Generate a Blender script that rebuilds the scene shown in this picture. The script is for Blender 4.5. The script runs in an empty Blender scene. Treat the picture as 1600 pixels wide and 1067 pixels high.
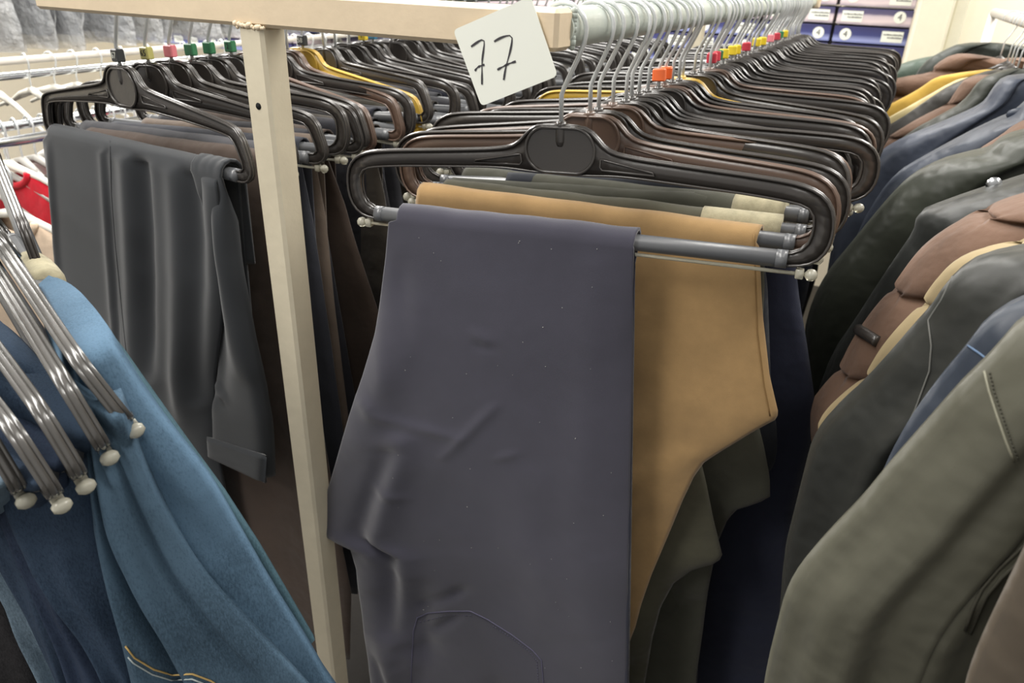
import bpy, math, random
from math import sin, cos, pi, sqrt, exp, radians as R
from mathutils import Vector as V, Matrix, noise
from mathutils.bvhtree import BVHTree

random.seed(77)
S = bpy.context.scene
COL = S.collection

# ------------------------------------------------------------------ camera, light, exposure
FPX = 1130.0
CAM = V((0, 0, 1.62))
zc = V((89, 2229, FPX)).normalized()
yc = V((630, 548, -FPX)); yc = (yc - zc * yc.dot(zc)).normalized()
xc = yc.cross(zc)
ROT = Matrix((xc, yc, zc))            # camera space -> world
cd = bpy.data.cameras.new('camera'); cam = bpy.data.objects.new('camera', cd); COL.objects.link(cam)
cam.matrix_world = Matrix.Translation(CAM) @ ROT.to_4x4()
cd.sensor_width = 36; cd.lens = 36 * FPX / 1600; cd.clip_start = 0.02
cd.dof.use_dof = True; cd.dof.focus_distance = 0.62; cd.dof.aperture_fstop = 11
S.camera = cam

S.view_settings.view_transform = 'Standard'; S.view_settings.look = 'None'
S.view_settings.gamma = 1; S.view_settings.use_curve_mapping = False
S.view_settings.exposure = 0.0
w = bpy.data.worlds.new('world'); S.world = w; w.use_nodes = True
w.node_tree.nodes['Background'].inputs[0].default_value = (1.0, 0.97, 0.93, 1)
w.node_tree.nodes['Background'].inputs[1].default_value = 0.42

def area(name, loc, sx, sy, power, col=(1, .97, .92), rot=(0, 0, 0)):
    l = bpy.data.lights.new(name, 'AREA'); l.shape = 'RECTANGLE'; l.size = sx; l.size_y = sy
    l.energy = power; l.color = col
    o = bpy.data.objects.new(name, l); COL.objects.link(o); o.location = loc; o.rotation_euler = rot
area('ceiling_tube_light', (-0.9, -0.4, 2.9), 0.5, 2.4, 62)
area('ceiling_tube_light', (0.7, 0.0, 2.9), 0.5, 2.4, 15)
area('ceiling_tube_light', (-0.9, 2.6, 2.9), 0.5, 2.4, 55)
area('ceiling_tube_light', (-2.8, 1.6, 2.9), 0.5, 2.4, 165)
area('ceiling_tube_light', (0.9, 2.1, 2.9), 0.5, 2.2, 62)

# ------------------------------------------------------------------ pixel <-> place helpers
def ray(px, py): return ROT @ V((px - 800, 533.5 - py, -FPX))
def on_plane(px, py, p, n):
    d = ray(px, py); return CAM + d * ((V(p) - CAM).dot(n) / d.dot(n))
def at_y(px, py, Y): return on_plane(px, py, (0, Y, 0), V((0, 1, 0)))
def at_x(px, py, X): return on_plane(px, py, (X, 0, 0), V((1, 0, 0)))

# ------------------------------------------------------------------ materials
def lin(c): return tuple(((x / 255) / 12.92 if x <= 10 else ((x / 255 + .055) / 1.055) ** 2.4) for x in c)
def base_mat(name, rgb, rough=.6, metal=0, spec=.5):
    m = bpy.data.materials.new(name); m.use_nodes = True
    b = m.node_tree.nodes['Principled BSDF']
    b.inputs['Base Color'].default_value = (*lin(rgb), 1)
    b.inputs['Roughness'].default_value = rough; b.inputs['Metallic'].default_value = metal
    b.inputs['Specular IOR Level'].default_value = spec
    return m, b, m.node_tree
def nnode(t, ty, **k):
    n = t.nodes.new(ty)
    for a, v in k.items(): n.inputs[a].default_value = v
    return n
def vary(t, b, rgb, scale, amt, stretch=(1, 1, 1), detail=6):
    """colour mottling of the material itself"""
    tc = t.nodes.new('ShaderNodeTexCoord'); mp = t.nodes.new('ShaderNodeMapping'); mp.inputs['Scale'].default_value = stretch
    t.links.new(tc.outputs['Object'], mp.inputs[0])
    n = nnode(t, 'ShaderNodeTexNoise', Scale=scale, Detail=detail, Roughness=.65); t.links.new(mp.outputs[0], n.inputs[0])
    r = t.nodes.new('ShaderNodeValToRGB'); t.links.new(n.outputs[0], r.inputs[0])
    c = lin(rgb)
    r.color_ramp.elements[0].position = .3; r.color_ramp.elements[1].position = .7
    r.color_ramp.elements[0].color = (*[x * (1 - amt) for x in c], 1)
    r.color_ramp.elements[1].color = (*[min(1, x * (1 + amt)) for x in c], 1)
    t.links.new(r.outputs[0], b.inputs['Base Color'])
    return mp, n
def bump(t, b, scale, strength, dist=.001, stretch=(1, 1, 1), extra=None):
    tc = t.nodes.new('ShaderNodeTexCoord'); mp = t.nodes.new('ShaderNodeMapping'); mp.inputs['Scale'].default_value = stretch
    t.links.new(tc.outputs['Object'], mp.inputs[0])
    n = nnode(t, 'ShaderNodeTexNoise', Scale=scale, Detail=5, Roughness=.6); t.links.new(mp.outputs[0], n.inputs[0])
    bp = nnode(t, 'ShaderNodeBump', Strength=strength, Distance=dist); t.links.new(n.outputs[0], bp.inputs['Height'])
    if extra:
        n2 = nnode(t, 'ShaderNodeTexNoise', Scale=extra[0], Detail=3); t.links.new(tc.outputs['Object'], n2.inputs[0])
        b2 = nnode(t, 'ShaderNodeBump', Strength=extra[1], Distance=extra[2]); t.links.new(n2.outputs[0], b2.inputs['Height'])
        t.links.new(bp.outputs[0], b2.inputs['Normal']); bp = b2
    t.links.new(bp.outputs[0], b.inputs['Normal'])
CL = {}
def cloth(rgb, rough=.85, var=.12, vs=14, weave=900, bs=.35, sheen=.2, wr=(15, .6, .012), spec=.25):
    key = (rgb, rough, var, vs, weave, bs, sheen, wr, spec)
    if key in CL: return CL[key]
    m, b, t = base_mat('fabric_%d_%d_%d' % rgb, rgb, rough, spec=spec)
    vary(t, b, rgb, vs, var); bump(t, b, weave, bs, .0006, extra=wr)
    b.inputs['Sheen Weight'].default_value = sheen; b.inputs['Sheen Roughness'].default_value = .5
    CL[key] = m; return m
def denim(rgb):
    key = ('denim', rgb)
    if key in CL: return CL[key]
    m, b, t = base_mat('denim_%d_%d_%d' % rgb, rgb, .9, spec=.2)
    tc = t.nodes.new('ShaderNodeTexCoord')
    n1 = nnode(t, 'ShaderNodeTexNoise', Scale=800, Detail=4, Roughness=.7)
    mp = t.nodes.new('ShaderNodeMapping'); mp.inputs['Scale'].default_value = (1, 1, .35)
    t.links.new(tc.outputs['Object'], mp.inputs[0]); t.links.new(mp.outputs[0], n1.inputs[0])
    n2 = nnode(t, 'ShaderNodeTexNoise', Scale=9, Detail=3); t.links.new(tc.outputs['Object'], n2.inputs[0])
    mx = t.nodes.new('ShaderNodeMath'); mx.operation = 'MULTIPLY_ADD'
    t.links.new(n2.outputs[0], mx.inputs[0]); mx.inputs[1].default_value = .8; t.links.new(n1.outputs[0], mx.inputs[2])
    r = t.nodes.new('ShaderNodeValToRGB'); t.links.new(mx.outputs[0], r.inputs[0]); c = lin(rgb)
    r.color_ramp.elements[0].position = .6; r.color_ramp.elements[1].position = 1.15 if False else 1.0
    r.color_ramp.elements[0].color = (*[x * .62 for x in c], 1)
    r.color_ramp.elements[1].color = (*[min(1, x * 1.35 + .01) for x in c], 1)
    t.links.new(r.outputs[0], b.inputs['Base Color'])
    bump(t, b, 600, .4, .0007, extra=(13, .5, .012)); CL[key] = m; return m

def plastic(name, rgb, rough=.28, bs=.08):
    m, b, t = base_mat(name, rgb, rough, spec=.9); bump(t, b, 300, bs, .0004, extra=(30, .12, .003)); return m
M = {}
M['black'] = plastic('black_moulded_plastic', (60, 56, 53), .27)
M['brownish'] = plastic('warm_reflection_plastic', (98, 78, 66), .32)  # warm reflection on black hangers, put into a taupe base colour
M['yellowp'] = plastic('mustard_plastic', (196, 160, 60), .35)
M['bar'] = plastic('grey_painted_bar', (96, 98, 101), .34)
M['silver'] = plastic('worn_silver_plastic', (80, 78, 75), .22)
m, b, t = base_mat('zinc_wire', (214, 217, 217), .25, .35); vary(t, b, (214, 217, 217), 60, .06); M['wire'] = m
m, b, t = base_mat('clear_plastic', (225, 222, 205), .12); b.inputs['Transmission Weight'].default_value = .55; bump(t, b, 80, .1); M['clear'] = m
def paint(name, rgb, var=.05):
    m, b, t = base_mat(name, rgb, .42)
    vary(t, b, rgb, 25, var); bump(t, b, 22, .25, .004, extra=(90, .12, .001)); return m
M['rail'] = paint('cream_enamel', (222, 203, 174))
M['rod'] = paint('grey_green_enamel', (176, 184, 176))
M['chrome'] = base_mat('chrome_tube', (200, 203, 205), .22, 1)[0]
M['whiterod'] = paint('white_enamel_tube', (214, 208, 198))
m, b, t = base_mat('paper', (236, 238, 228), .7); vary(t, b, (236, 238, 228), 8, .02); M['paper'] = m
M['ink'] = base_mat('marker_ink', (62, 60, 64), .5)[0]
M['floor'] = paint('grey_vinyl', (44, 41, 38), .15)
M['wall'] = paint('white_wall_paint', (250, 241, 220), .02)
M['column'] = paint('cream_column_paint', (226, 220, 196), .03)
M['elastic'] = cloth((176, 168, 140), .95, .2, 90, 1500, .8)
for k, c in dict(red=(205, 50, 70), yellow=(236, 205, 35), green=(30, 120, 75), orange=(240, 105, 40), pink=(235, 130, 140),
                 blue=(50, 130, 170), dark=(38, 42, 44), lime=(196, 190, 110)).items():
    M['tag_' + k] = plastic('tag_' + k, c, .4)

# ------------------------------------------------------------------ objects
def tag(o, label=None, cat=None, group=None, kind=None):
    if label: o['label'] = label
    if cat: o['category'] = cat
    if group: o['group'] = group
    if kind: o['kind'] = kind
    return o
def empty(name, loc, rz=0, ry=0):
    o = bpy.data.objects.new(name, None); COL.objects.link(o); o.location = loc
    o.rotation_euler = (0, ry, rz); o.empty_display_size = .02; return o
def link(name, me, parent=None, loc=None, smooth=True):
    o = bpy.data.objects.new(name, me); COL.objects.link(o)
    if parent: o.parent = parent
    if loc is not None: o.location = loc
    return o
def mesh(name, vs, fs, mat, smooth=True):
    me = bpy.data.meshes.new(name); me.from_pydata([tuple(v) for v in vs], [], fs); me.update()
    me.materials.append(mat)
    if smooth: me.polygons.foreach_set('use_smooth', [True] * len(me.polygons))
    return me
class MB:
    def __init__(s): s.v = []; s.f = []
    def add(s, vs, fs):
        n = len(s.v); s.v += [V(v) for v in vs]; s.f += [tuple(i + n for i in f) for f in fs]; return s
    def box(s, lo, hi, c=0.0):
        x0, y0, z0 = lo; x1, y1, z1 = hi
        if c <= 0:
            return s.add([(x0, y0, z0), (x1, y0, z0), (x1, y1, z0), (x0, y1, z0), (x0, y0, z1), (x1, y0, z1), (x1, y1, z1), (x0, y1, z1)],
                         [(0, 3, 2, 1), (4, 5, 6, 7), (0, 1, 5, 4), (1, 2, 6, 5), (2, 3, 7, 6), (3, 0, 4, 7)])
        rings = []
        for (z, k) in ((z0, c), (z0 + c, 0), (z1 - c, 0), (z1, c)):
            a, b_, c_, d_ = x0 + k, x1 - k, y0 + k, y1 - k
            e = c if k == 0 else 0
            rings.append([(a + e, c_, z), (b_ - e, c_, z), (b_, c_ + e, z), (b_, d_ - e, z), (b_ - e, d_, z), (a + e, d_, z), (a, d_ - e, z), (a, c_ + e, z)])
        vs = [p for r in rings for p in r]; fs = []
        for i in range(3):
            for j in range(8): fs.append((i * 8 + j, i * 8 + (j + 1) % 8, i * 8 + 8 + (j + 1) % 8, i * 8 + 8 + j))
        fs.append(tuple(range(7, -1, -1))); fs.append(tuple(range(24, 32))); return s.add(vs, fs)
    def tube(s, pts, r, n=8, closed=False, up=None):
        pts = [V(p) for p in pts]; m = len(pts); vs = []; fs = []
        u = None
        for i, p in enumerate(pts):
            a = pts[i - 1] if (i > 0 or closed) else pts[i]; c = pts[(i + 1) % m] if (i < m - 1 or closed) else pts[i]
            d = (c - a).normalized()
            if u is None:
                u = d.orthogonal().normalized() if up is None else V(up)
            u = (u - d * u.dot(d)).normalized(); w_ = d.cross(u)
            rr = r[i] if isinstance(r, (list, tuple)) else r
            for k in range(n):
                t_ = 2 * pi * k / n; vs.append(p + (u * cos(t_) + w_ * sin(t_)) * rr)
        for i in range(m if closed else m - 1):
            j = (i + 1) % m
            for k in range(n): fs.append((i * n + k, i * n + (k + 1) % n, j * n + (k + 1) % n, j * n + k))
        if not closed: fs.append(tuple(range(n - 1, -1, -1))); fs.append(tuple((m - 1) * n + k for k in range(n)))
        return s.add(vs, fs)
    def ball(s, c, r, n=10, sc=(1, 1, 1)):
        c = V(c); vs = []; fs = []; h = n // 2
        for i in range(h + 1):
            a = pi * i / h
            for k in range(n):
                b_ = 2 * pi * k / n; vs.append(c + V((r * sc[0] * sin(a) * cos(b_), r * sc[1] * sin(a) * sin(b_), r * sc[2] * cos(a))))
        for i in range(h):
            for k in range(n): fs.append((i * n + k, (i + 1) * n + k, (i + 1) * n + (k + 1) % n, i * n + (k + 1) % n))
        return s.add(vs, fs)
    def build(s, name, mat, parent=None, smooth=True): return link(name, mesh(name, s.v, s.f, mat, smooth), parent)
def flat(o): o.data.polygons.foreach_set('use_smooth', [False] * len(o.data.polygons)); return o
def sharp(o, ang=35):
    try: o.data.set_sharp_from_angle(angle=R(ang))
    except Exception: pass
    return o
def lerp_poly(P, t):
    """polyline sampled by its own y range"""
    y = P[0][1] + t * (P[-1][1] - P[0][1])
    for a, b_ in zip(P, P[1:]):
        if y <= b_[1] + 1e-9: k = (y - a[1]) / max(1e-9, b_[1] - a[1]); return (a[0] + (b_[0] - a[0]) * k, y)
    return P[-1]
def smooth_poly(P, n=1):
    for _ in range(n):
        Q = [P[0]]
        for a, b_ in zip(P, P[1:]):
            Q += [(a[0] * .75 + b_[0] * .25, a[1] * .75 + b_[1] * .25), (a[0] * .25 + b_[0] * .75, a[1] * .25 + b_[1] * .75)]
        Q.append(P[-1]); P = Q
    return P
def arc_sample(P, n):
    L = [0]
    for a, b_ in zip(P, P[1:]): L.append(L[-1] + (V(b_) - V(a)).length)
    out = []; j = 0
    for i in range(n):
        s_ = L[-1] * i / (n - 1)
        while j < len(P) - 2 and L[j + 1] < s_: j += 1
        k = (s_ - L[j]) / max(1e-9, L[j + 1] - L[j]); out.append(V(P[j]).lerp(V(P[j + 1]), min(1, max(0, k))))
    return out

# ------------------------------------------------------------------ trouser hangers
def hanger_paths(kind):
    if kind == 'round':
        o = [(0, .0855), (.018, .0855), (.027, .081), (.034, .072), (.046, .0655), (.10, .061), (.165, .0565), (.188, .053), (.202, .044), (.2075, .030), (.2075, .013), (.202, .001), (.192, -.005), (.176, -.0065)]
        i = [(0, .0485), (.02, .0485), (.05, .0505), (.10, .0475), (.15, .0445), (.182, .041), (.190, .038), (.1945, .031), (.194, .013), (.187, .0045), (.176, .0025)]
        return smooth_poly(o, 2), smooth_poly(i, 2)
    o = [(0, .088), (.018, .088), (.028, .083), (.036, .071), (.047, .067), (.10, .059), (.16, .050), (.182, .046), (.194, .040), (.2035, .012), (.204, .004), (.198, -.004), (.190, -.007), (.174, -.007)]
    i = [(0, .046), (.02, .046), (.04, .0475), (.10, .044), (.15, .040), (.176, .0365), (.183, .033), (.1925, .010), (.192, .006), (.188, .003), (.174, .003)]
    return smooth_poly(o, 1), smooth_poly(i, 1)
HM = {}
def hanger_meshes(kind, col):
    if (kind, col) in HM: return HM[kind, col]
    o, i = hanger_paths(kind); N = 30
    mb = MB()
    for sg in (1, -1):
        O = arc_sample(o, N); I = arc_sample(i, N); vs = []; fs = []
        for a, b_ in zip(O, I): vs += [(sg * a.x, -.0016, a.y), (sg * b_.x, -.0016, b_.y), (sg * a.x, .0016, a.y), (sg * b_.x, .0016, b_.y)]
        for k in range(N - 1):
            q = 4 * k; fs += [(q, q + 1, q + 5, q + 4), (q + 2, q + 6, q + 7, q + 3), (q, q + 4, q + 6, q + 2), (q + 1, q + 3, q + 7, q + 5)]
        mb.add(vs, fs)
        rim = [V((sg * p.x, 0, p.y)) for p in arc_sample(o, 44)]
        inn = [V((sg * p.x, 0, p.y)) for p in arc_sample(i, 36)]
        for dy in (-.0026, .0026):
            mb.tube([p + V((0, dy, 0)) for p in rim], .0012, 6)
        for dy in (-.0022, .0022): mb.tube([p + V((0, dy, 0)) for p in inn], .0010, 5)
        mb.tube(rim, .0018, 6)
        # slot rim beside the plate
        sl = [(sg * .034, 0, .062), (sg * .037, 0, .0615), (sg * .075, 0, .0545), (sg * .077, 0, .0525), (sg * .035, 0, .0535), (sg * .033, 0, .056)]
        for dy in (-.002, .002): mb.tube([V(p) + V((0, dy, 0)) for p in sl], .0010, 5, closed=True)
    hw, hh = (.029, .0175) if kind == 'round' else (.027, .019)
    cz = .067
    st = []
    for k in range(32):
        a = 2 * pi * k / 32; cx = (hw - hh) * (1 if cos(a) > 0 else -1)
        st.append(V((cx + hh * cos(a), 0, cz + hh * sin(a))))
    for dy in (-.0034, .0034):
        mb.tube([p + V((0, dy, 0)) for p in st], .0014, 6, closed=True)
        n0 = len(st); ring = [p + V((0, dy * .8, 0)) for p in st]
        mb.add(ring, [tuple(range(n0)) if dy < 0 else tuple(range(n0 - 1, -1, -1))])
    mb.tube([(0, 0, .070), (0, 0, .074), (0, 0, .086), (0, 0, .089)], [.0035, .0047, .0047, .0038], 8)
    bm_ = mesh('hanger_body', mb.v, mb.f, M[col])
    bar = MB().tube([(-.178, 0, -.002), (.178, 0, -.002)], .0068, 10)
    for k in (-1, 1): bar.tube([(k * .172, 0, -.002), (k * .180, 0, -.002)], .0073, 8)
    barm = mesh('hanger_bar', bar.v, bar.f, M['bar'])
    cl = MB().tube([(-.197, 0, -.0120), (.197, 0, -.0120)], .0016, 5)
    for k in (-1, 1): cl.ball((k * .198, 0, -.0120), .0048, 10); cl.box((k * .190 - .003, -.003, -.0155), (k * .190 + .003, .003, -.008), .0008)
    clm = mesh('clip_rod', cl.v, cl.f, M['clear'])
    hk = [(0, 0, .082), (0, 0, .109), (.002, 0, .114), (.013, 0, .136), (.0172, 0, .146)]
    for k in range(17):
        a = R(-8 + 205 * k / 16); hk.append((.0 + .0185 * cos(a), 0, .1545 + .0185 * sin(a)))
    h = MB().tube(hk, .0019, 7); h.ball(hk[-1], .0024, 6)
    hm = mesh('hook', h.v, h.f, M['wire'])
    HM[kind, col] = (bm_, barm, clm, hm); return HM[kind, col]

TXT = {}
def text_mesh(s, size, mat, ext=.0002, bold=False):
    if (s, size) in TXT: return TXT[s, size]
    cu = bpy.data.curves.new('txt', 'FONT'); cu.body = s; cu.size = size; cu.extrude = ext; cu.align_x = 'CENTER'; cu.align_y = 'CENTER'; cu.resolution_u = 2
    ob = bpy.data.objects.new('txt', cu); COL.objects.link(ob); dg = bpy.context.evaluated_depsgraph_get(); dg.update()
    me = bpy.data.meshes.new_from_object(ob.evaluated_get(dg)); bpy.data.objects.remove(ob); me.materials.clear(); me.materials.append(mat)
    TXT[s, size] = me; return me
tag_me = {}
def size_tag(parent, col, s=None, z=.096, big=1.0):
    k = ('t', col)
    if k not in tag_me:
        b_ = MB().box((-.0065, -.0045, -.0065), (.0065, .0045, .0065), .0012); tag_me[k] = mesh('size_tag', b_.v, b_.f, M['tag_' + col], False)
    o = link('size_tag', tag_me[k], parent, (0, 0, z)); o.scale = (big,) * 3
    o['label'] = {'dark': 'black', 'lime': 'pale yellow'}.get(col, col) + ' plastic size tag on the hook'
    if s:
        tm = link('size_number', text_mesh(s, .009, M['paper' if col == 'dark' else 'ink']), o, (0, -.0048, 0)); tm.rotation_euler = (pi / 2, 0, 0)
    return o
def hanger(X, Y, yaw, roll=0, z=1.4305, kind='round', col='black', label='', group=None, scale=1.0, barcol=None, clip=True, hook=True):
    a, b_, c, d = hanger_meshes(kind, col)
    t = empty('trouser_hanger', (X, Y, z), R(yaw), -R(roll)); t.scale = (scale, 1, 1)
    link('hanger_body', a, t); link('bar', b_, t)
    if clip: link('clip_rod', c, t)
    if hook:
        h = link('hook', d, t); h.scale = (1 / scale, 1, 1)
    tag(t, label, 'hanger', group); t['yaw'] = yaw
    return t
def hang_x(x, roll): return x + sin(R(roll)) * .155     # keeps the hook centred on its rod when a hanger hangs tilted
def frame_of(X, Y, yaw, z=1.4305, roll=0):
    e = V((cos(R(yaw)) * cos(R(roll)), sin(R(yaw)) * cos(R(roll)), sin(R(roll)))); n = V((sin(R(yaw)), -cos(R(yaw)), 0))   # n towards the aisle
    return V((X, Y, z)), e, n

# ------------------------------------------------------------------ garments
def crease_fn(creases, wav, seed, namp, au):
    def f(u, v):
        d = 0
        for (u0, v0, u1, v1, wd, am) in creases:
            ax, ay = (u1 - u0) * au, v1 - v0; px, py = (u - u0) * au, v - v0
            L = ax * ax + ay * ay; k = max(0, min(1, (px * ax + py * ay) / max(L, 1e-9)))
            q = (px - k * ax) ** 2 + (py - k * ay) ** 2
            d += 1.5 * am * exp(-q / (wd * wd)) * (1 - .5 * abs(2 * k - 1) ** 4)
        for (k, ph, am, v0) in wav: d += am * sin(2 * pi * k * u + ph + .8 * sin(2 * v + ph)) * max(0, v - v0)
        p = V((u * 3 * au + seed, v * 3, seed * 1.7))
        d += namp * noise.noise(p) * min(1, v * 5) + namp * .45 * noise.noise(p * 2.7) * min(1, v * 4)
        return d
    return f
def drape(name, O, e, n, fl, fr, mat, parent=None, off=.011, nu=44, nv=60, th=.005, creases=(), wav=(), namp=.004, seed=1.0,
          backlen=.22, px=True, sag=0.0, edge=.01, up=V((0, 0, 1)), cut=1.0):
    """fabric folded over a hanger bar: front sheet between two outlines, round fold, back sheet"""
    if px:
        eh = V((e.x, e.y, 0)).normalized(); ce = e.dot(eh)
        cv = lambda P: [((q - O).dot(eh) / ce, (q - O).z - (q - O).dot(eh) / ce * e.z) for q in (on_plane(x, y, O + n * off, n) for x, y in P)]
        Lf, Rf = cv(fl), cv(fr)
    else: Lf, Rf = fl, fr
    rT = off
    def lp(P, t):
        z = P[0][1] + t * (P[-1][1] - P[0][1])
        for a, b_ in zip(P, P[1:]):
            if z >= b_[1] - 1e-9: k = (a[1] - z) / max(1e-9, a[1] - b_[1]); return a[0] + (b_[0] - a[0]) * k, z
        return P[-1]
    H = -Lf[-1][1]; W = abs(Rf[0][0] - Lf[0][0]); f = crease_fn(creases, wav, seed, namp, W / max(H, .01))
    rows = []
    x0, x1 = Lf[0][0], Rf[0][0]
    nb = 6; nback = max(5, nv // 5)
    for j in range(nback):     # back, bottom to top
        t = 1 - j / nback
        row = []
        for i in range(nu + 1):
            u = i / nu; row.append((x0 + (x1 - x0) * u + (.5 - u) * .05 * t * min(1, W / .2), -t * backlen, -off - .004 * sin(9 * u + seed) * t))
        rows.append(row)
    for j in range(nb + 1):
        a = pi * j / nb
        row = []
        for i in range(nu + 1):
            u = i / nu; s_ = sag * sin(pi * u)
            row.append((x0 + (x1 - x0) * u, rT * sin(a) * 1.0 - s_ * .3 + .0015 * noise.noise(V((u * 6, seed, 0))), -off * cos(a)))
        rows.append(row)
    for j in range(1, nv + 1):
        v = (j / nv) ** 1.05
        ta = (-Lf[0][1] + v * Lf[-1][1]) / (Lf[-1][1] - Lf[0][1]) if Lf[0][1] > 0 else v
        tb_ = (-Rf[0][1] + v * Rf[-1][1]) / (Rf[-1][1] - Rf[0][1]) if Rf[0][1] > 0 else v
        (xa, za), (xb, zb) = lp(Lf, ta), lp(Rf, tb_)
        row = []
        for i in range(nu + 1):
            u = i / nu
            z = za + (zb - za) * u
            z = min(z, 0)
            x = xa + (xb - xa) * u
            eg = -edge * (abs(2 * u - 1) ** 10) * min(1, v * 8)
            row.append((x, z, off + f(u, v) + eg))
        rows.append(row)
    vs = []; fs = []
    for row in rows:
        for (x, z, y) in row: vs.append(O + e * x + up * z + n * y)
    k = nu + 1
    for j in range(len(rows) - 1):
        for i in range(nu): fs.append((j * k + i, j * k + i + 1, (j + 1) * k + i + 1, (j + 1) * k + i))
    me = mesh(name, vs, fs, mat); o = link(name, me, None)
    if th:
        md = o.modifiers.new('thick', 'SOLIDIFY'); md.thickness = th; md.offset = 1
    if parent: o.parent = parent; o.matrix_parent_inverse = parent.matrix_world.inverted()
    return o
def slab(name, L, Rr, P0, n, mat, parent=None, th=.012, nu=24, nv=40, creases=(), wav=(), namp=.004, seed=1.0, px=True, rim=.3, tilt=0, lean=0.0):
    """a padded closed piece of cloth between two outlines on an upright plane; n points to the aisle"""
    P0 = V(P0)
    f = crease_fn(creases, wav, seed, namp, .5)
    A = []; B = []
    for j in range(nv + 1):
        v = j / nv; a = lerp_poly(L, v); b_ = lerp_poly(Rr, v)
        if px: a = on_plane(*a, P0, n); b_ = on_plane(*b_, P0, n)
        else: a = V(a); b_ = V(b_)
        A.append(a); B.append(b_)
    vs = []; fs = []; k = nu + 1
    for side in (1, -1):
        for j in range(nv + 1):
            v = j / nv
            for i in range(nu + 1):
                u = i / nu; s_ = min(u, 1 - u) / rim
                pr = sqrt(max(0, 1 - (1 - min(1, s_)) ** 2)); sv = min(1, min(v, 1 - v) / .06); pr *= sqrt(max(0, 1 - (1 - sv) ** 2))
                d = side * th * pr + (f(u, v) * pr if side > 0 else f(u, v) * pr * .5)
                vs.append(A[j].lerp(B[j], u) + n * (d + lean * v))
    N = (nv + 1) * k
    for j in range(nv):
        for i in range(nu):
            a = j * k + i; fs.append((a, a + k, a + k + 1, a + 1)); fs.append((N + a, N + a + 1, N + a + k + 1, N + a + k))
    # weld borders with thin strips
    for j in range(nv):
        a = j * k; fs.append((a, N + a, N + a + k, a + k)); a = j * k + nu; fs.append((a, a + k, N + a + k, N + a))
    me = mesh(name, vs, fs, mat); o = link(name, me, None)
    if parent: o.parent = parent; o.matrix_parent_inverse = parent.matrix_world.inverted()
    return o
def root(name, loc, label, cat, group=None):
    o = bpy.data.objects.new(name, None); COL.objects.link(o); o.location = loc; o.empty_display_size = .02
    tag(o, label, cat, group); bpy.context.view_layer.update(); return o
def adopt(o, parent):
    bpy.context.view_layer.update(); o.parent = parent; o.matrix_parent_inverse = parent.matrix_world.inverted(); return o
def surf_pts(obj, pts, lift=.0008, step=10):
    me = obj.data; bvh = BVHTree.FromPolygons([v.co.copy() for v in me.vertices], [tuple(p.vertices) for p in me.polygons])
    out = []
    for a, b_ in zip(pts, pts[1:]):
        m_ = max(1, int(math.hypot(b_[0] - a[0], b_[1] - a[1]) / step))
        for k in range(m_): out.append((a[0] + (b_[0] - a[0]) * k / m_, a[1] + (b_[1] - a[1]) * k / m_))
    out.append(pts[-1]); res = []
    for p in out:
        d = ray(*p).normalized(); h = bvh.ray_cast(CAM, d)
        if h[0] is not None: res.append(h[0] - d * lift)
    return res
def seam(obj, pts, mat, parent, name='seam', r=.0007, step=10, lift=.0006, label=None):
    P = surf_pts(obj, pts, lift, step)
    if len(P) < 2: return None
    o = MB().tube(P, r, 5).build(name, mat)
    if label: o['label'] = label
    return adopt(o, parent)
def stitches(obj, pts, mat, parent, gap=5, r=.0006, name='stitching', lift=.0006, wdt=.5):
    P = surf_pts(obj, pts, lift, gap); mb = MB()
    for a, b_ in zip(P, P[1:]): mb.tube([a, a.lerp(b_, wdt)], r, 4)
    if not mb.v: return None
    o = mb.build(name, mat); return adopt(o, parent)

_o = ['first', 'second', 'third', 'fourth', 'fifth', 'sixth', 'seventh', 'eighth', 'ninth', 'tenth', 'eleventh', 'twelfth', 'thirteenth', 'fourteenth', 'fifteenth', 'sixteenth', 'seventeenth', 'eighteenth', 'nineteenth']
nth = ['frontmost'] + _o[1:]
for _t, _tt in (('twentieth', 'twenty'), ('thirtieth', 'thirty'), ('fortieth', 'forty'), ('fiftieth', 'fifty')):
    nth += [_t] + [_tt + '-' + a for a in _o[:9]]
# ================================================================== SETTING
UPZ = 0
f_ = MB().box((-6, -1.5, -.05), (3, 4.6, 0)).build('floor', M['floor'], smooth=False); tag(f_, kind='structure')
f_ = MB().box((-6, 4.5, 0), (3, 4.6, 3)).build('wall_back', M['wall'], smooth=False); tag(f_, kind='structure')
f_ = MB().box((-6.1, -1.5, 0), (-6, 4.6, 3)).build('wall_left', M['wall'], smooth=False); tag(f_, kind='structure')
p0 = at_y(1440, 0, 2.9).x; p1 = at_y(1470, 70, 2.9).x
tr = MB().box((-.005 + p0, 2.9, 0), (p0 + .10, 3.15, 2.9), .008).box((p0 + .10, 2.93, 0), (p0 + .14, 3.12, 2.9), .004).build('trim_1', M['column'], smooth=False); tag(tr, kind='structure')
f_ = MB().box((p0 + .14, 3.0, 0), (3, 3.1, 2.9)).build('wall_right', M['wall'], smooth=False); tag(f_, kind='structure')

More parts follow.
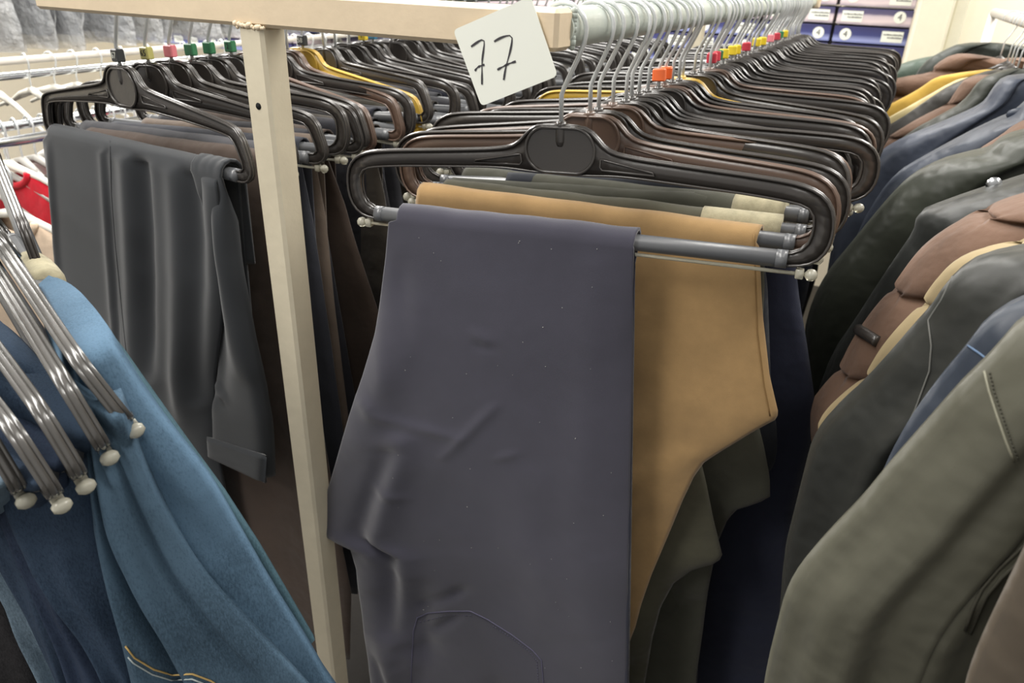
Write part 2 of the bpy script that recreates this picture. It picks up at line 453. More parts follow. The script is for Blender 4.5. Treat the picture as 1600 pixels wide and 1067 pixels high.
# ------------------------------------------------------------------ boxed goods on the far shelves
def gradient_mat():
    m, b, t = base_mat('printed_box_front', (90, 90, 120), .45)
    tc = t.nodes.new('ShaderNodeTexCoord'); sp = t.nodes.new('ShaderNodeSeparateXYZ'); t.links.new(tc.outputs['Object'], sp.inputs[0])
    n = nnode(t, 'ShaderNodeTexNoise', Scale=7, Detail=3); t.links.new(tc.outputs['Object'], n.inputs[0])
    a = t.nodes.new('ShaderNodeMath'); a.operation = 'MULTIPLY_ADD'; a.inputs[1].default_value = .03; t.links.new(n.outputs[0], a.inputs[0]); t.links.new(sp.outputs[2], a.inputs[2])
    mr = nnode(t, 'ShaderNodeMapRange'); mr.inputs[1].default_value = -.016; mr.inputs[2].default_value = .044; t.links.new(a.outputs[0], mr.inputs[0])
    r = t.nodes.new('ShaderNodeValToRGB'); t.links.new(mr.outputs[0], r.inputs[0]); e = r.color_ramp.elements
    e[0].position = 0; e[0].color = (*lin((120, 112, 135)), 1); e[1].position = 1; e[1].color = (*lin((70, 68, 105)), 1)
    for p, c in ((.30, (225, 208, 210)), (.55, (205, 190, 198)), (.68, (95, 88, 120))):
        q = e.new(p); q.color = (*lin(c), 1)
    t.links.new(r.outputs[0], b.inputs['Base Color']); return m
def gradient_mat2():
    m, b, t = base_mat('blue_box_front', (70, 80, 140), .45)
    tc = t.nodes.new('ShaderNodeTexCoord'); sp = t.nodes.new('ShaderNodeSeparateXYZ'); t.links.new(tc.outputs['Object'], sp.inputs[0])
    mr = nnode(t, 'ShaderNodeMapRange'); mr.inputs[1].default_value = -.035; mr.inputs[2].default_value = .035; t.links.new(sp.outputs[2], mr.inputs[0])
    r = t.nodes.new('ShaderNodeValToRGB'); t.links.new(mr.outputs[0], r.inputs[0]); e = r.color_ramp.elements
    e[0].color = (*lin((84, 92, 160)), 1); e[1].color = (*lin((52, 50, 88)), 1); q = e.new(.25); q.color = (*lin((150, 158, 205)), 1); q = e.new(.5); q.color = (*lin((62, 66, 120)), 1)
    t.links.new(r.outputs[0], b.inputs['Base Color']); return m
g1, g2 = gradient_mat(), gradient_mat2()
BW, BH, YB = .262, .059, 3.2
bb = MB().box((-BW / 2 + .004, 0, -BH / 2 + .0015), (BW / 2 - .004, .30, BH / 2 - .0015), .002)
bm1 = mesh('carton', bb.v, bb.f, g1, False); bm2 = mesh('carton', bb.v, bb.f, g2, False)
lb = MB().box((-.036, -.0008, -.0185), (.036, 0, .0185), 0); lbm = mesh('white_label', lb.v, lb.f, M['paper'], False)
dk = MB().tube([(0, -.0009, 0), (0, 0, 0)], .0205, 20); dkm = mesh('round_sticker', dk.v, dk.f, M['paper'], False)
lt1 = MB(); rr = random.Random(4)
for z in (.007, -.003):
    x = -.03 if z > 0 else -.015
    while x < .032:
        wd_ = rr.uniform(.002, .005); lt1.box((x, -.0013, z - .0025), (x + wd_, -.0008, z + rr.uniform(.001, .003))); x += wd_ + .0014
ltm = mesh('printed_line', lt1.v, lt1.f, M['ink'], False)
four = text_mesh('4', .03, M['ink'])
ztop0 = at_y(1400, 15, YB).z
_c = ['topmost']
colr = random.Random(9)
ncol = 17
for c in range(ncol):
    x = -.112 - c * (BW + .004)
    for r_ in range(8):
        z = ztop0 + .062 * 2 - r_ * .062 - BH / 2
        if c < 5 and False: continue
        k = (r_ + c) % 2
        pic = r_ in (0, 1, 2, 6)
        t = root('carton', (x, YB, z), 'printed carton, %s in the column %s' % (['topmost', 'second down', 'third down', 'fourth down', 'fifth down', 'sixth down', 'seventh down', 'eighth down'][r_],
            ['beside the cream pillar', 'second from the cream pillar', 'third from the cream pillar'][c] if c < 3 else nth[c] + ' from the cream pillar'), 'box', 'cartons stacked on the far wall')
        link('carton_front', bm1 if pic else bm2, t)
        sx = -1 if (r_ % 2 == (0 if c % 2 else 1)) else 1
        a = link('round_sticker', dkm, t, (sx * .085, -.0005, .004 if pic else 0)); q = link('digit', four, a, (0, -.0012, 0)); q.rotation_euler = (pi / 2, 0, 0)
        a = link('white_label', lbm, t, (-sx * .075, -.0005, 0)); link('printed_line', ltm, a)

# ================================================================== THE T-FRAME RACK
RX, LX, RZ, RY0, RY1 = -.227, -.737, 1.5865, .505, 2.12
fr = root('garment_rack', (-.498, .50, 0), 'cream enamelled T-shaped garment rack with two long rods and one front post', 'clothes rack')
def rbox(lo, hi, c=.003): return MB().box(lo, hi, c)
o = rbox((-.785, .500, 1.5725), (-.2145, .528, 1.6005)).build('crossbeam', M['rail'], smooth=False); adopt(o, fr)
PB = paint('enamel_post', (214, 204, 180))
o = rbox((-.5125, .4985, 0), (-.4850, .5285, 1.5735)).build('post', PB, smooth=False); adopt(o, fr)
wl = MB(); rr = random.Random(2)
for k in range(16):     # weld bead at the joint
    wl.ball((-.514 + .0315 * k / 15, .4985, 1.573 + rr.uniform(-.0015, .0015)), rr.uniform(.0016, .0028), 6)
adopt(wl.build('weld_bead', M['rail']), fr)
hp = on_plane(404, 166, (0, .4985, 0), V((0, 1, 0)))
hb = MB().tube([hp + V((0, -.0004, 0)), hp + V((0, .0005, 0))], .0030, 14).build('screw_hole', base_mat('hole_black', (6, 6, 6), .9)[0]); adopt(hb, fr)
wl = MB()
for k in range(9): wl.ball((-.2145, .5285, 1.5745 + .024 * k / 8), rr.uniform(.002, .0034), 6)
adopt(wl.build('weld_bead', M['rod']), fr)
o = MB().tube([(RX, .524, RZ), (RX, RY1, RZ)], .0145, 24).build('rod', M['rod']); adopt(sharp(o), fr); o['label'] = 'grey green painted rod on the right arm'
o = MB().tube([(LX, .524, RZ), (LX, RY1, RZ)], .0145, 24).build('rod', M['rod']); adopt(sharp(o), fr)
o = MB().box((-.76, RY1, 1.572), (-.205, RY1 + .028, 1.60), .003).build('crossbeam', M['rail'], smooth=False); adopt(o, fr)
o = MB().box((-.5125, RY1, 0), (-.485, RY1 + .028, 1.572), .003).build('post', PB, smooth=False); adopt(o, fr)

# price sign
YS = .4965
cs = [at_y(708, 47, YS), at_y(752, 166, YS), at_y(871, 119, YS), at_y(829, -6, YS)]
sg = root('paper_sign', cs[1], 'white paper square with handwritten 77 stuck on the crossbeam', 'sign')
def rounded(cs_, r=.004, n=4):
    out = []
    for i in range(4):
        p, a, b_ = cs_[i], cs_[i - 1], cs_[(i + 1) % 4]; da = (a - p).normalized(); db = (b_ - p).normalized()
        for k in range(n + 1):
            t_ = k / n; out.append(p + da * r * (1 - t_) ** 2 + db * r * t_ ** 2)
    return out
rc = rounded(cs); nn = len(rc); bk = [p + V((0, .0006, 0)) for p in rc]
o = MB().add(rc + bk, [tuple(range(nn)), tuple(range(2 * nn - 1, nn - 1, -1))] + [(i, nn + i, nn + (i + 1) % nn, (i + 1) % nn) for i in range(nn)]).build('paper', M['paper'], smooth=False); adopt(o, sg)
def stroke(pts, rad=.00085):
    P = arc_sample([at_y(x, y, YS - .0003) for x, y in smooth_poly(pts, 2)], 18); mb = MB(); vs = []; fs = []
    for i, p in enumerate(P):
        d = (P[min(i + 1, len(P) - 1)] - P[max(i - 1, 0)]).normalized(); s_ = V((d.z, 0, -d.x)) * rad * (.75 + .25 * sin(i * .9)); vs += [p + s_, p - s_]
    for i in range(len(P) - 1): fs.append((2 * i, 2 * i + 1, 2 * i + 3, 2 * i + 2))
    return vs, fs
def digit(strokes):
    mb = MB()
    for s_ in strokes: mb.add(*stroke(s_))
    adopt(mb.build('digit', M['ink'], smooth=False), sg)
digit([[(736, 73), (744, 67), (752, 62), (757, 62), (756, 75), (753, 95), (753, 115), (753, 132)], [(742, 111), (745, 106), (750, 103), (757, 101)]])
digit([[(772, 65), (780, 60), (790, 56), (800, 55), (800, 66), (796, 85), (790, 105), (787, 125)], [(777, 109), (786, 104), (796, 99), (806, 96)]])

# ================================================================== RIGHT ROD: hangers and trousers
def nlab(i): return nth[i]
RH = [  # Y, yaw, roll, dx, scale
    (.539, 3.0, 3.2, .010, 1.0), (.600, -3.5, 3.4, -.012, 1.0), (.624, 2, 2.5, 0, 1.03), (.660, 9, 3.0, 0, 1.02), (.684, -5, 4, -.006, 1.0),
    (.712, 12, 3.5, 0, 1.12), (.742, 9, 1, 0, 1.10), (.770, -3, 2, 0, 1), (.800, 5, 4, 0, 1.05), (.835, 12, 2, 0, 1.1), (.866, 3, 2, 0, 1.06), (.894, 0, 3, 0, 1)]
rr = random.Random(12)
y = .925
while y < 1.98:
    RH.append((y, rr.uniform(-5, 14), rr.uniform(-1, 5), rr.uniform(-.008, .008), rr.choice([1, 1.0, 1.05, 1.12]))); y += rr.choice([.021, .026, .038, .045])
RH.append((1.985, 17, 2.5, 0, 1.16))
tags = {17: 'orange', 18: 'orange', 25: 'red', 26: 'red', 27: 'green', 28: 'yellow', 29: 'yellow', 31: 'yellow', 32: 'yellow', 34: 'red', 36: 'yellow', 37: 'yellow', 39: 'pink', 41: 'red', 43: 'green'}
tags = {8: 'orange', 9: 'orange', 16: 'red', 17: 'red', 18: 'green', 19: 'yellow', 21: 'yellow', 22: 'yellow', 24: 'red', 27: 'yellow', 28: 'yellow', 31: 'pink', 34: 'red', 38: 'yellow', 36: 'green'}
NR = len(RH); jit = random.Random(66)
RH[12] = (RH[12][0], -7, 1, -.01, 1.0)
for i, (Y, yaw, roll, dx, sc) in enumerate(RH):
    col = 'black'
    if i == 12: col = 'yellowp'
    if i in (1, 3, 9, 15): col = 'brownish'
    lab = 'black plastic trouser hanger, %s from the crossbeam on the right rod' % nlab(i)
    if i == NR - 1: lab = 'black plastic trouser hanger at the far end of the right rod, sticking out furthest right'
    grp = 'trouser hangers on the right rod'
    if i in (12,): lab = 'mustard yellow trouser hanger among the black ones on the right rod'
    if i in (1, 3, 9, 15): lab = lab.replace('black', 'dark taupe')
    if i in tags: lab = lab.replace(' on the right rod', ' on the right rod, %s tag' % tags[i]).replace(' of the right rod', ' of the right rod, %s tag' % tags[i])
    h = hanger(hang_x(RX, roll), Y, yaw, roll, 1.4305, 'round', col, lab, grp, sc)
    if i in tags: size_tag(h, tags[i], None, .100, 1.0)
    if i > 3: h.rotation_euler.x = R(jit.uniform(-5, 5))

navy = cloth((67, 66, 78), .8, .10, 9, 1400, .25, .35, (9, .35, .01))
khaki = cloth((168, 136, 92), .85, .13, 22, 1200, .35, .3, (10, .35, .01))
olive = cloth((82, 80, 66), .85, .12, 16, 1200, .3, .2)
olive2 = cloth((70, 70, 60), .85, .12, 16, 1200, .3, .2)
charc = cloth((52, 55, 62), .85, .12, 16, 1200, .3, .2)
navyd = cloth((58, 61, 80), .8, .12, 12, 1200, .3, .25)
black = cloth((42, 42, 46), .85, .12, 16, 1200, .3, .2)
thread = base_mat('navy_thread', (92, 90, 112), .8)[0]
tan_thread = base_mat('tan_thread', (190, 160, 100), .8)[0]

def trousers(name, i, label, fl, fr_, mat, **k):
    Y, yaw, roll, dx, sc = RH[i]
    O, e, n = frame_of(hang_x(RX, roll), Y, yaw, 1.4285, roll)
    t = root('trousers', O, label, 'trousers', 'folded trousers on the right rod')
    b_ = drape(name, O, e, n, fl, fr_, mat, t, **k)
    return t, b_, (O, e, n)
# navy pair in front
t1, b1, F1 = trousers('front_leg', 0, 'dark navy cotton trousers folded over the frontmost right hanger, back pocket showing',
    [(618, 313), (607, 345), (600, 400), (592, 450), (581, 525), (562, 590), (540, 655), (520, 720), (503, 775), (491, 826), (493, 838), (514, 850), (541, 860), (552, 895), (556, 940), (563, 990), (572, 1040), (590, 1180), (600, 1260)],
    [(992, 357), (989, 400), (987, 470), (985, 550), (983, 650), (981, 750), (979, 850), (977, 950), (975, 1067), (972, 1180), (970, 1260)],
    navy, nu=150, nv=200, off=.0125, th=.003, backlen=.3, namp=.0055, seed=3.1, edge=.008,
    creases=[(.215, .30, .145, .60, .012, -.010), (.245, .28, .175, .64, .016, .008), (.33, .60, .42, .57, .006, -.003), (.17, .66, .30, .80, .018, .004), (.09, .62, .15, .80, .012, .004), (.06, .66, .09, .78, .008, -.004), (.22, .67, .24, .6, .01, .004), (.10, .44, .06, .54, .03, .004), (.10, .28, .24, .62, .030, -.004), (.16, .30, .30, .60, .03, .0045), (.27, .52, .245, .64, .016, -.005), (.25, .56, .40, .535, .008, -.0022), (.40, .535, .45, .52, .007, -.0025),
             (.24, .62, .21, .72, .02, -.006), (.13, .60, .2, .70, .03, .005), (.05, .45, .20, .49, .012, .002), (.03, .22, .10, .235, .008, .0018), (.43, .12, .50, .135, .006, .0010), (.44, .138, .52, .14, .005, -.0009), (.60, .30, .66, .29, .005, .001), (.35, .86, .48, .84, .008, .0014), (.02, .12, .12, .20, .012, .0018), (.08, .05, .16, .14, .012, -.0016), (.55, .70, .60, .76, .01, -.0014), (.72, .33, .74, .6, .02, .0018),
             (.10, .24, .45, .27, .007, .0018), (.42, .30, .56, .22, .006, .0016), (.50, .45, .72, .80, .05, .003), (.62, .50, .78, .72, .03, -.002), (.05, .70, .30, .92, .035, .004), (.3, .78, .36, .83, .01, .0018), (.14, .1, .10, .3, .02, .003), (.86, .03, .88, .6, .014, .0014), (.20, .36, .32, .372, .006, .0015)])
# inner layer seen as a darker edge to the right
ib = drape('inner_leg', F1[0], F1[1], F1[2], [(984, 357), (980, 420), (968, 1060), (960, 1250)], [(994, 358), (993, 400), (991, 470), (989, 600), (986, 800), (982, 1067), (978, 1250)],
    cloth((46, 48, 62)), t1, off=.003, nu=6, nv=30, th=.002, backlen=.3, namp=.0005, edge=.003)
pk = [(642, 1067), (644, 1020), (646, 985), (652, 965), (668, 958), (700, 955), (735, 955), (762, 968), (800, 992), (832, 1016), (846, 1032), (849, 1067)]
seam(b1, [(636, 1150)] + pk + [(850, 1150)], thread, t1, 'pocket_edge', .0007)
stitches(b1, [(770, 978), (800, 997), (826, 1017), (839, 1033), (841, 1067), (842, 1140)], thread, t1, 4, .0004)
stitches(b1, [(655, 972), (700, 961), (740, 962)], thread, t1, 6, .0003)
rr = random.Random(5); lint = MB()
for k in range(46):
    p = surf_pts(b1, [(rr.uniform(610, 960), rr.uniform(370, 1060))] * 2, .0006)
    if p:
        d = V((rr.uniform(-1, 1), 0, rr.uniform(-1, 1))).normalized() * rr.uniform(.0003, .0012); lint.tube([p[0], p[0] + d], .00014, 4)
lo = lint.build('lint', M['paper']); lo['kind'] = 'stuff'; adopt(lo, t1)

t2, b2, F2 = trousers('front_leg', 1, 'khaki tan trousers folded over the second right hanger behind the navy pair',
    [(650, 288), (648, 340), (650, 500), (660, 700), (680, 900), (700, 1012)],
    [(1184, 363), (1187, 440), (1189, 500), (1199, 590), (1213, 652), (1210, 662), (1175, 681), (1125, 711), (1096, 730), (1080, 752), (1062, 790), (1040, 843), (1015, 903), (999, 950), (990, 985), (978, 1015)],
    khaki, nu=70, nv=100, off=.012, th=.003, backlen=.2, namp=.005, seed=5.2, edge=.008,
    creases=[(.97, .42, .70, .60, .05, .003), (.8, .62, .66, .85, .03, -.003), (.66, .80, .8, .72, .02, .0025), (.62, .55, .8, .5, .05, .002), (.7, .18, .75, .4, .05, .002), (.80, .64, .86, .56, .01, .002)])
seam(b2, [(1178, 366), (1180, 440), (1183, 520), (1193, 600), (1203, 650)], base_mat('khaki_thread', (140, 110, 68), .8)[0], t2, 'seam', .0006)

t3, b3, F3 = trousers('front_leg', 2, 'olive green trousers on the third right hanger, hip bulging below the khaki pair',
    [(688, 277), (690, 340), (720, 600), (800, 900), (850, 1200)],
    [(1120, 331), (1150, 420), (1120, 600), (1085, 700), (1100, 760), (1112, 820), (1127, 880), (1115, 890), (1080, 899), (1050, 920), (1030, 955), (1018, 1000), (1000, 1100), (990, 1200)],
    olive, nu=60, nv=90, off=.013, th=.003, namp=.007, seed=7.7, edge=.008, creases=[(.8, .62, .95, .72, .05, .004), (.78, .78, .9, .74, .02, -.004), (.72, .8, .8, .95, .02, .004), (.66, .78, .7, .98, .015, -.003)])
t3b, b3b, F3b = trousers('front_leg', 3, 'grey olive trousers on the fourth right hanger, hem bulge between the olive and charcoal pairs',
    [(700, 272), (730, 600), (800, 900), (850, 1200)],
    [(1150, 320), (1160, 450), (1150, 600), (1145, 690), (1160, 740), (1168, 765), (1166, 775), (1145, 790), (1128, 815), (1115, 840), (1090, 900), (1060, 990), (1040, 1090), (1030, 1200)],
    olive2, nu=50, nv=80, off=.013, th=.003, namp=.007, seed=9.7, edge=.008, creases=[(.9, .5, .97, .62, .04, .004), (.8, .7, .95, .66, .02, -.003), (.7, .8, .75, .98, .02, .003)])
t4, b4, F4 = trousers('front_leg', 4, 'dark grey green trousers on the fifth right hanger, puckered edge over the navy leg',
    [(720, 262), (740, 600), (800, 900), (850, 1200)],
    [(1190, 310), (1192, 450), (1182, 600), (1180, 660), (1190, 700), (1200, 750), (1201, 782), (1180, 792), (1150, 800), (1135, 815), (1120, 850), (1100, 950), (1085, 1060), (1080, 1200)],
    cloth((78, 78, 68)), nu=50, nv=80, off=.013, th=.003, namp=.008, seed=11.7, edge=.008, creases=[(.9, .5, .98, .62, .04, .004), (.85, .66, .97, .62, .015, -.003)])
t5, b5, F5 = trousers('front_leg', 5, 'charcoal trousers on the sixth right hanger, small fold showing beside the navy leg',
    [(790, 255), (800, 600), (850, 1200)],
    [(1180, 300), (1200, 450), (1205, 600), (1212, 660), (1222, 705), (1220, 725), (1210, 745), (1160, 760), (1130, 800), (1105, 900), (1092, 1000), (1085, 1200)],
    charc, nu=40, nv=70, off=.012, th=.003, namp=.003, seed=13.7, edge=.008)
t6, b6, F6 = trousers('front_leg', 6, 'dark navy trousers on the seventh right hanger, leg flaring out past the others',
    [(800, 248), (820, 600), (900, 1200)],
    [(1186, 290), (1190, 400), (1210, 470), (1238, 545), (1258, 610), (1272, 670), (1276, 692), (1265, 715), (1250, 745), (1243, 800), (1228, 870), (1212, 950), (1195, 1040), (1185, 1200)],
    navyd, nu=70, nv=90, off=.013, th=.003, namp=.004, seed=15.7, edge=.01, creases=[(.80, .2, .93, .5, .03, .006), (.88, .2, .98, .46, .02, -.005), (.75, .5, .72, .98, .012, -.006), (.86, .5, .84, .98, .01, .003), (.9, .8, .97, .9, .02, .003)])
seam(b6, [(1262, 700), (1236, 760), (1225, 840), (1208, 940), (1188, 1050)], thread, t6, 'seam', .0006)
t7, b7, F7 = trousers('front_leg', 7, 'navy blue trousers on the eighth right hanger, edge showing behind the flared leg',
    [(820, 240), (820, 600), (900, 1200)],
    [(1230, 290), (1240, 400), (1246, 470), (1258, 540), (1270, 620), (1271, 660), (1260, 720), (1240, 800), (1220, 1000), (1200, 1200)],
    cloth((44, 48, 66)), nu=30, nv=50, off=.012, th=.003, namp=.003, seed=17.7)
# cream elastic bands of waist stretchers showing at the ends of two bars
for i, (a, b_, zz) in ((2, (.100, .166, 0)), (4, (.115, .160, 0))):
    Y, yaw, roll, dx, sc = RH[i]; O, e, n = frame_of(hang_x(RX, roll), Y, yaw, 1.4285, roll)
    el = MB().tube([O + e * (a + (b_ - a) * k / 6) for k in range(7)], .0135, 12).build('elastic_sleeve', M['elastic'])
    tag(el, 'beige stretchy anti-slip sleeve on the bar of the %s right hanger' % nth[i], 'sleeve')

def simple_trousers(X, Y, yaw, x0, x1, mat, label, group, roll=0, z=1.4285, flare=.10, length=.5, seed=0, nu=18, nv=22, off=.011, sag=.0):
    O, e, n = frame_of(X, Y, yaw, z, roll)
    t = root('trousers', O, label, 'trousers', group)
    L = [(x0, 0), (x0 - .01, -.1), (x0 - .02, -length * .5), (x0 - .03, -length)]
    Rr = [(x1, 0), (x1 + flare * .2, -.12), (x1 + flare * .65, -length * .5), (x1 + flare, -length * .8), (x1 + flare * .6, -length)]
    drape('leg', O, e, n, L, Rr, mat, t, px=False, nu=nu, nv=nv, th=.002, off=off, namp=.004, seed=seed, backlen=length * .9, wav=((1.7, seed, .012, .1), (3.1, seed * 2, .005, .2)))
    return t
pal = [(44, 44, 48), (56, 56, 60), (38, 40, 52), (70, 66, 56), (50, 46, 42), (60, 62, 70)]
rr = random.Random(31)
for i in range(8, NR):
    Y, yaw, roll, dx, sc = RH[i]
    if i > 20 and i % 2: continue
    c = rr.choice(pal); x0 = rr.uniform(-.17, -.14); x1 = rr.uniform(.03, .16)
    simple_trousers(hang_x(RX, roll), Y, yaw, x0, x1, cloth(c), 'dark folded trousers on the %s hanger of the right rod' % nth[i],
                    'folded trousers on the right rod', roll, seed=i * 1.3, flare=rr.uniform(.02, .07) if i < 12 else .02)

# ================================================================== LEFT ROD
LH = [(.5445, -8.5, 1.5, 0, 1.0), (.580, -1, 2, 0, .98), (.612, 3, 1, 0, 1.0), (.640, 4, 2, 0, 1), (.668, 6, 1, 0, 1), (.700, -2, 2, 0, 1), (.735, -6, 0, 0, 1.0), (.775, 2, 1, 0, 1.02), (.80, -8, 1, 0, 1.0), (.832, -3, 0, 0, 1), (.866, -14, 6, 0, 1.03), (.90, 0, 1, 0, 1.0)]
rr = random.Random(22); y = .935
while y < 2.0:
    LH.append((y, rr.uniform(-10, 9), rr.uniform(-2, 4), rr.uniform(-.008, .008), rr.choice([1, 1.03, 1.06]))); y += rr.choice([.024, .03, .042, .05])
NL = len(LH)
ltags = {0: ('dark', '67'), 1: ('lime', '65'), 2: ('pink', None), 3: ('green', None), 4: ('green', None), 5: ('green', '2'), 9: ('dark', '58'), 13: ('yellow', '1'), 14: ('blue', None)}
for i, (Y, yaw, roll, dx, sc) in enumerate(LH):
    col = 'black'
    if i in (6, 8): col = 'brownish'
    if i == 9: col = 'yellowp'
    lab = 'black plastic trouser hanger, %s from the crossbeam on the left rod' % nth[i]
    if col == 'brownish': lab = lab.replace('black', 'taupe brown')
    if col == 'yellowp': lab = 'mustard yellow trouser hanger right of the post on the left rod'
    if i in ltags: lab += ', %s tag' % {'dark': 'black', 'lime': 'pale yellow'}.get(ltags[i][0], ltags[i][0])
    h = hanger(hang_x(LX, roll), Y, yaw, roll, 1.4305, 'angular' if i % 4 != 3 else 'round', col, lab, 'trouser hangers on the left rod', sc, clip=i > 0)
    if i in ltags: size_tag(h, ltags[i][0], ltags[i][1], .099, 1.0)

blk = cloth((42, 45, 49), .8, .06, 8, 1600, .15, .2, (5, .2, .01), .35)
Y, yaw, roll, dx, sc = LH[0]; O, e, n = frame_of(hang_x(LX, roll), Y, yaw, 1.4285, roll)
l1 = root('trousers', O, 'black pleated dress trousers with turned-up cuff on the frontmost left hanger', 'trousers', 'folded trousers on the left rod')
bl = drape('leg', O, e, n, [(63, 170), (66, 230), (69, 300), (73, 380), (82, 470), (100, 560), (130, 680), (170, 800), (220, 950), (260, 1080)],
    [(337, 240), (347, 300), (352, 380), (350, 450), (340, 520), (326, 590), (323, 650), (327, 705), (345, 790), (375, 900), (390, 1000)],
    blk, l1, nu=120, nv=100, off=.012, th=.003, backlen=.4, namp=.003, seed=21, edge=.012,
    creases=[(.60, -.02, .655, .34, .018, -.016), (.555, -.02, .61, .34, .022, .008), (.64, -.02, .69, .36, .020, .006), (.40, .0, .50, .5, .010, .003), (.41, .0, .52, .5, .006, -.003), (.86, .0, .93, .4, .018, -.010), (.79, .0, .86, .45, .02, .006), (.5, .3, .62, .6, .05, .006), (.97, .0, .9, .4, .03, .008), (.04, .02, .08, .3, .008, .003)])
seam(bl, [(172, 220), (174, 300), (180, 380), (188, 460), (198, 560)], base_mat('dark_pleat', (40, 42, 46), .8)[0], l1, 'crease', .0005)
cuf = drape('cuffed_leg', O, e, n, [(292, 232), (306, 320), (318, 420), (322, 500), (320, 600), (324, 708)], [(338, 241), (350, 310), (362, 400), (378, 490), (398, 580), (411, 660), (416, 752)], blk, l1, nu=40, nv=70, off=.0150, th=.003, backlen=.1, seed=4, namp=.003, edge=.014, creases=[(.25, .1, .15, .75, .03, -.008), (.7, .1, .75, .6, .03, .006), (.1, .72, .35, .74, .01, .004)])
cu = slab('cuff', [(323, 682), (325, 712)], [(417, 712), (414, 754)], O + n * .0165, n, blk, l1, th=.0045, nv=14, namp=.0006, seed=4, rim=.12)

def lt(i, x0, x1, rgb, label, flare=.1, length=.7, **k):
    Y, yaw, roll, dx, sc = LH[i]
    return simple_trousers(hang_x(LX, roll), Y, yaw, x0, x1, cloth(rgb, weave=500, bs=.4), label, 'folded trousers on the left rod', roll, seed=i * 2.1, flare=flare, length=length, nu=30, nv=36, off=.012, **k)
lt(1, -.13, .170, (84, 71, 63), 'brown flannel trousers behind the black pleated pair on the left rod', .05, .75)
lt(2, -.165, .150, (86, 86, 90), 'mid grey trousers, third from the crossbeam on the left rod', .0)
lt(3, -.15, .145, (66, 68, 76), 'dark slate trousers, fourth from the crossbeam on the left rod', .03)
lt(4, -.12, .14, (120, 106, 94), 'taupe trousers, fifth from the crossbeam on the left rod', .02)
lt(5, -.15, .12, (44, 44, 50), 'black trousers, sixth from the crossbeam on the left rod', .06)
lt(6, -.14, .125, (74, 62, 54), 'dark brown trousers just right of the post on the left rod', .16, .62)
lt(7, -.15, .15, (40, 40, 46), 'near black trousers, eighth from the crossbeam on the left rod', .10, .6)
lt(8, -.15, .155, (62, 56, 48), 'olive brown trousers, ninth from the crossbeam on the left rod', .10, .62)
lt(9, -.15, .12, (46, 44, 46), 'black trousers, tenth from the crossbeam on the left rod', .12, .6)
lt(10, -.15, .10, (40, 42, 52), 'midnight trousers, eleventh from the crossbeam on the left rod', .10, .6)
rr = random.Random(41)
for i in range(11, NL):
    if i > 18 and i % 2: continue
    lt(i, -.15, rr.uniform(.05, .15), rr.choice(pal if i != 14 else [(108, 108, 104)]), 'dark folded trousers on the %s hanger of the left rod' % nth[i], rr.uniform(.02, .1), .6)

# ================================================================== JEANS RACK (front left)
JR = root('garment_rod', (-.60, .2, 1.53), 'chrome rod carrying the jeans at the left edge', 'clothes rack')
o = MB().tube([(-.60, -.35, 1.528), (-.60, .30, 1.528)], .0125, 16).build('rod', M['chrome']); adopt(o, JR)
o = MB().tube([(-.60, -.35, 0), (-.60, -.35, 1.528)], .0125, 12).build('upright', M['chrome']); adopt(o, JR)
def at_z(px, py, z): d = ray(px, py); return CAM + d * ((z - CAM.z) / d.z)
JH = [((62, 424), 1.372, -27, 0, 4, 'black'), ((187, 636), 1.376, -23, -1, 20, 'silver'), ((150, 676), 1.366, -22, -1, 12, 'silver'), ((114, 728), 1.350, -18, 0, 10, 'silver'), ((75, 758), 1.345, -16, 0, 10, 'silver'), ((20, 750), 1.345, -16, 0, 8, 'silver')]
jl = ['black jeans hanger nearest the beige sweater, beige sleeve on its tip', 'grey glossy jeans hanger lying against the big blue jeans', 'grey glossy jeans hanger with clear knob, second left of the big jeans', 'grey glossy jeans hanger, third left of the big jeans', 'grey glossy jeans hanger, fourth left of the big jeans', 'grey glossy jeans hanger tip cut by the left edge']
JF = []
for (pe, z, yaw, roll, tilt, cc), lb_ in zip(JH, jl):
    ev = V((cos(R(yaw)), sin(R(yaw)), 0)); end = at_z(pe[0], pe[1], z); c_ = end - ev * .19
    h = hanger(c_.x, c_.y, yaw, roll, z, 'angular', cc, lb_, 'hangers with jeans', 1.0); h.rotation_euler.x = R(tilt); h.scale.y = 1.25 if cc == 'silver' else 1.1; JF.append((c_, ev, V((ev.y, -ev.x, 0)), end))
M['silver'].node_tree.nodes['Principled BSDF'].inputs['Coat Weight'].default_value = .5
jn = denim((62, 83, 100)); jn2 = denim((45, 61, 80)); jn3 = denim((38, 50, 70)); jn4 = denim((100, 118, 132)); jk = denim((34, 33, 35))
N2 = V((.5, -.86, 0)).normalized()
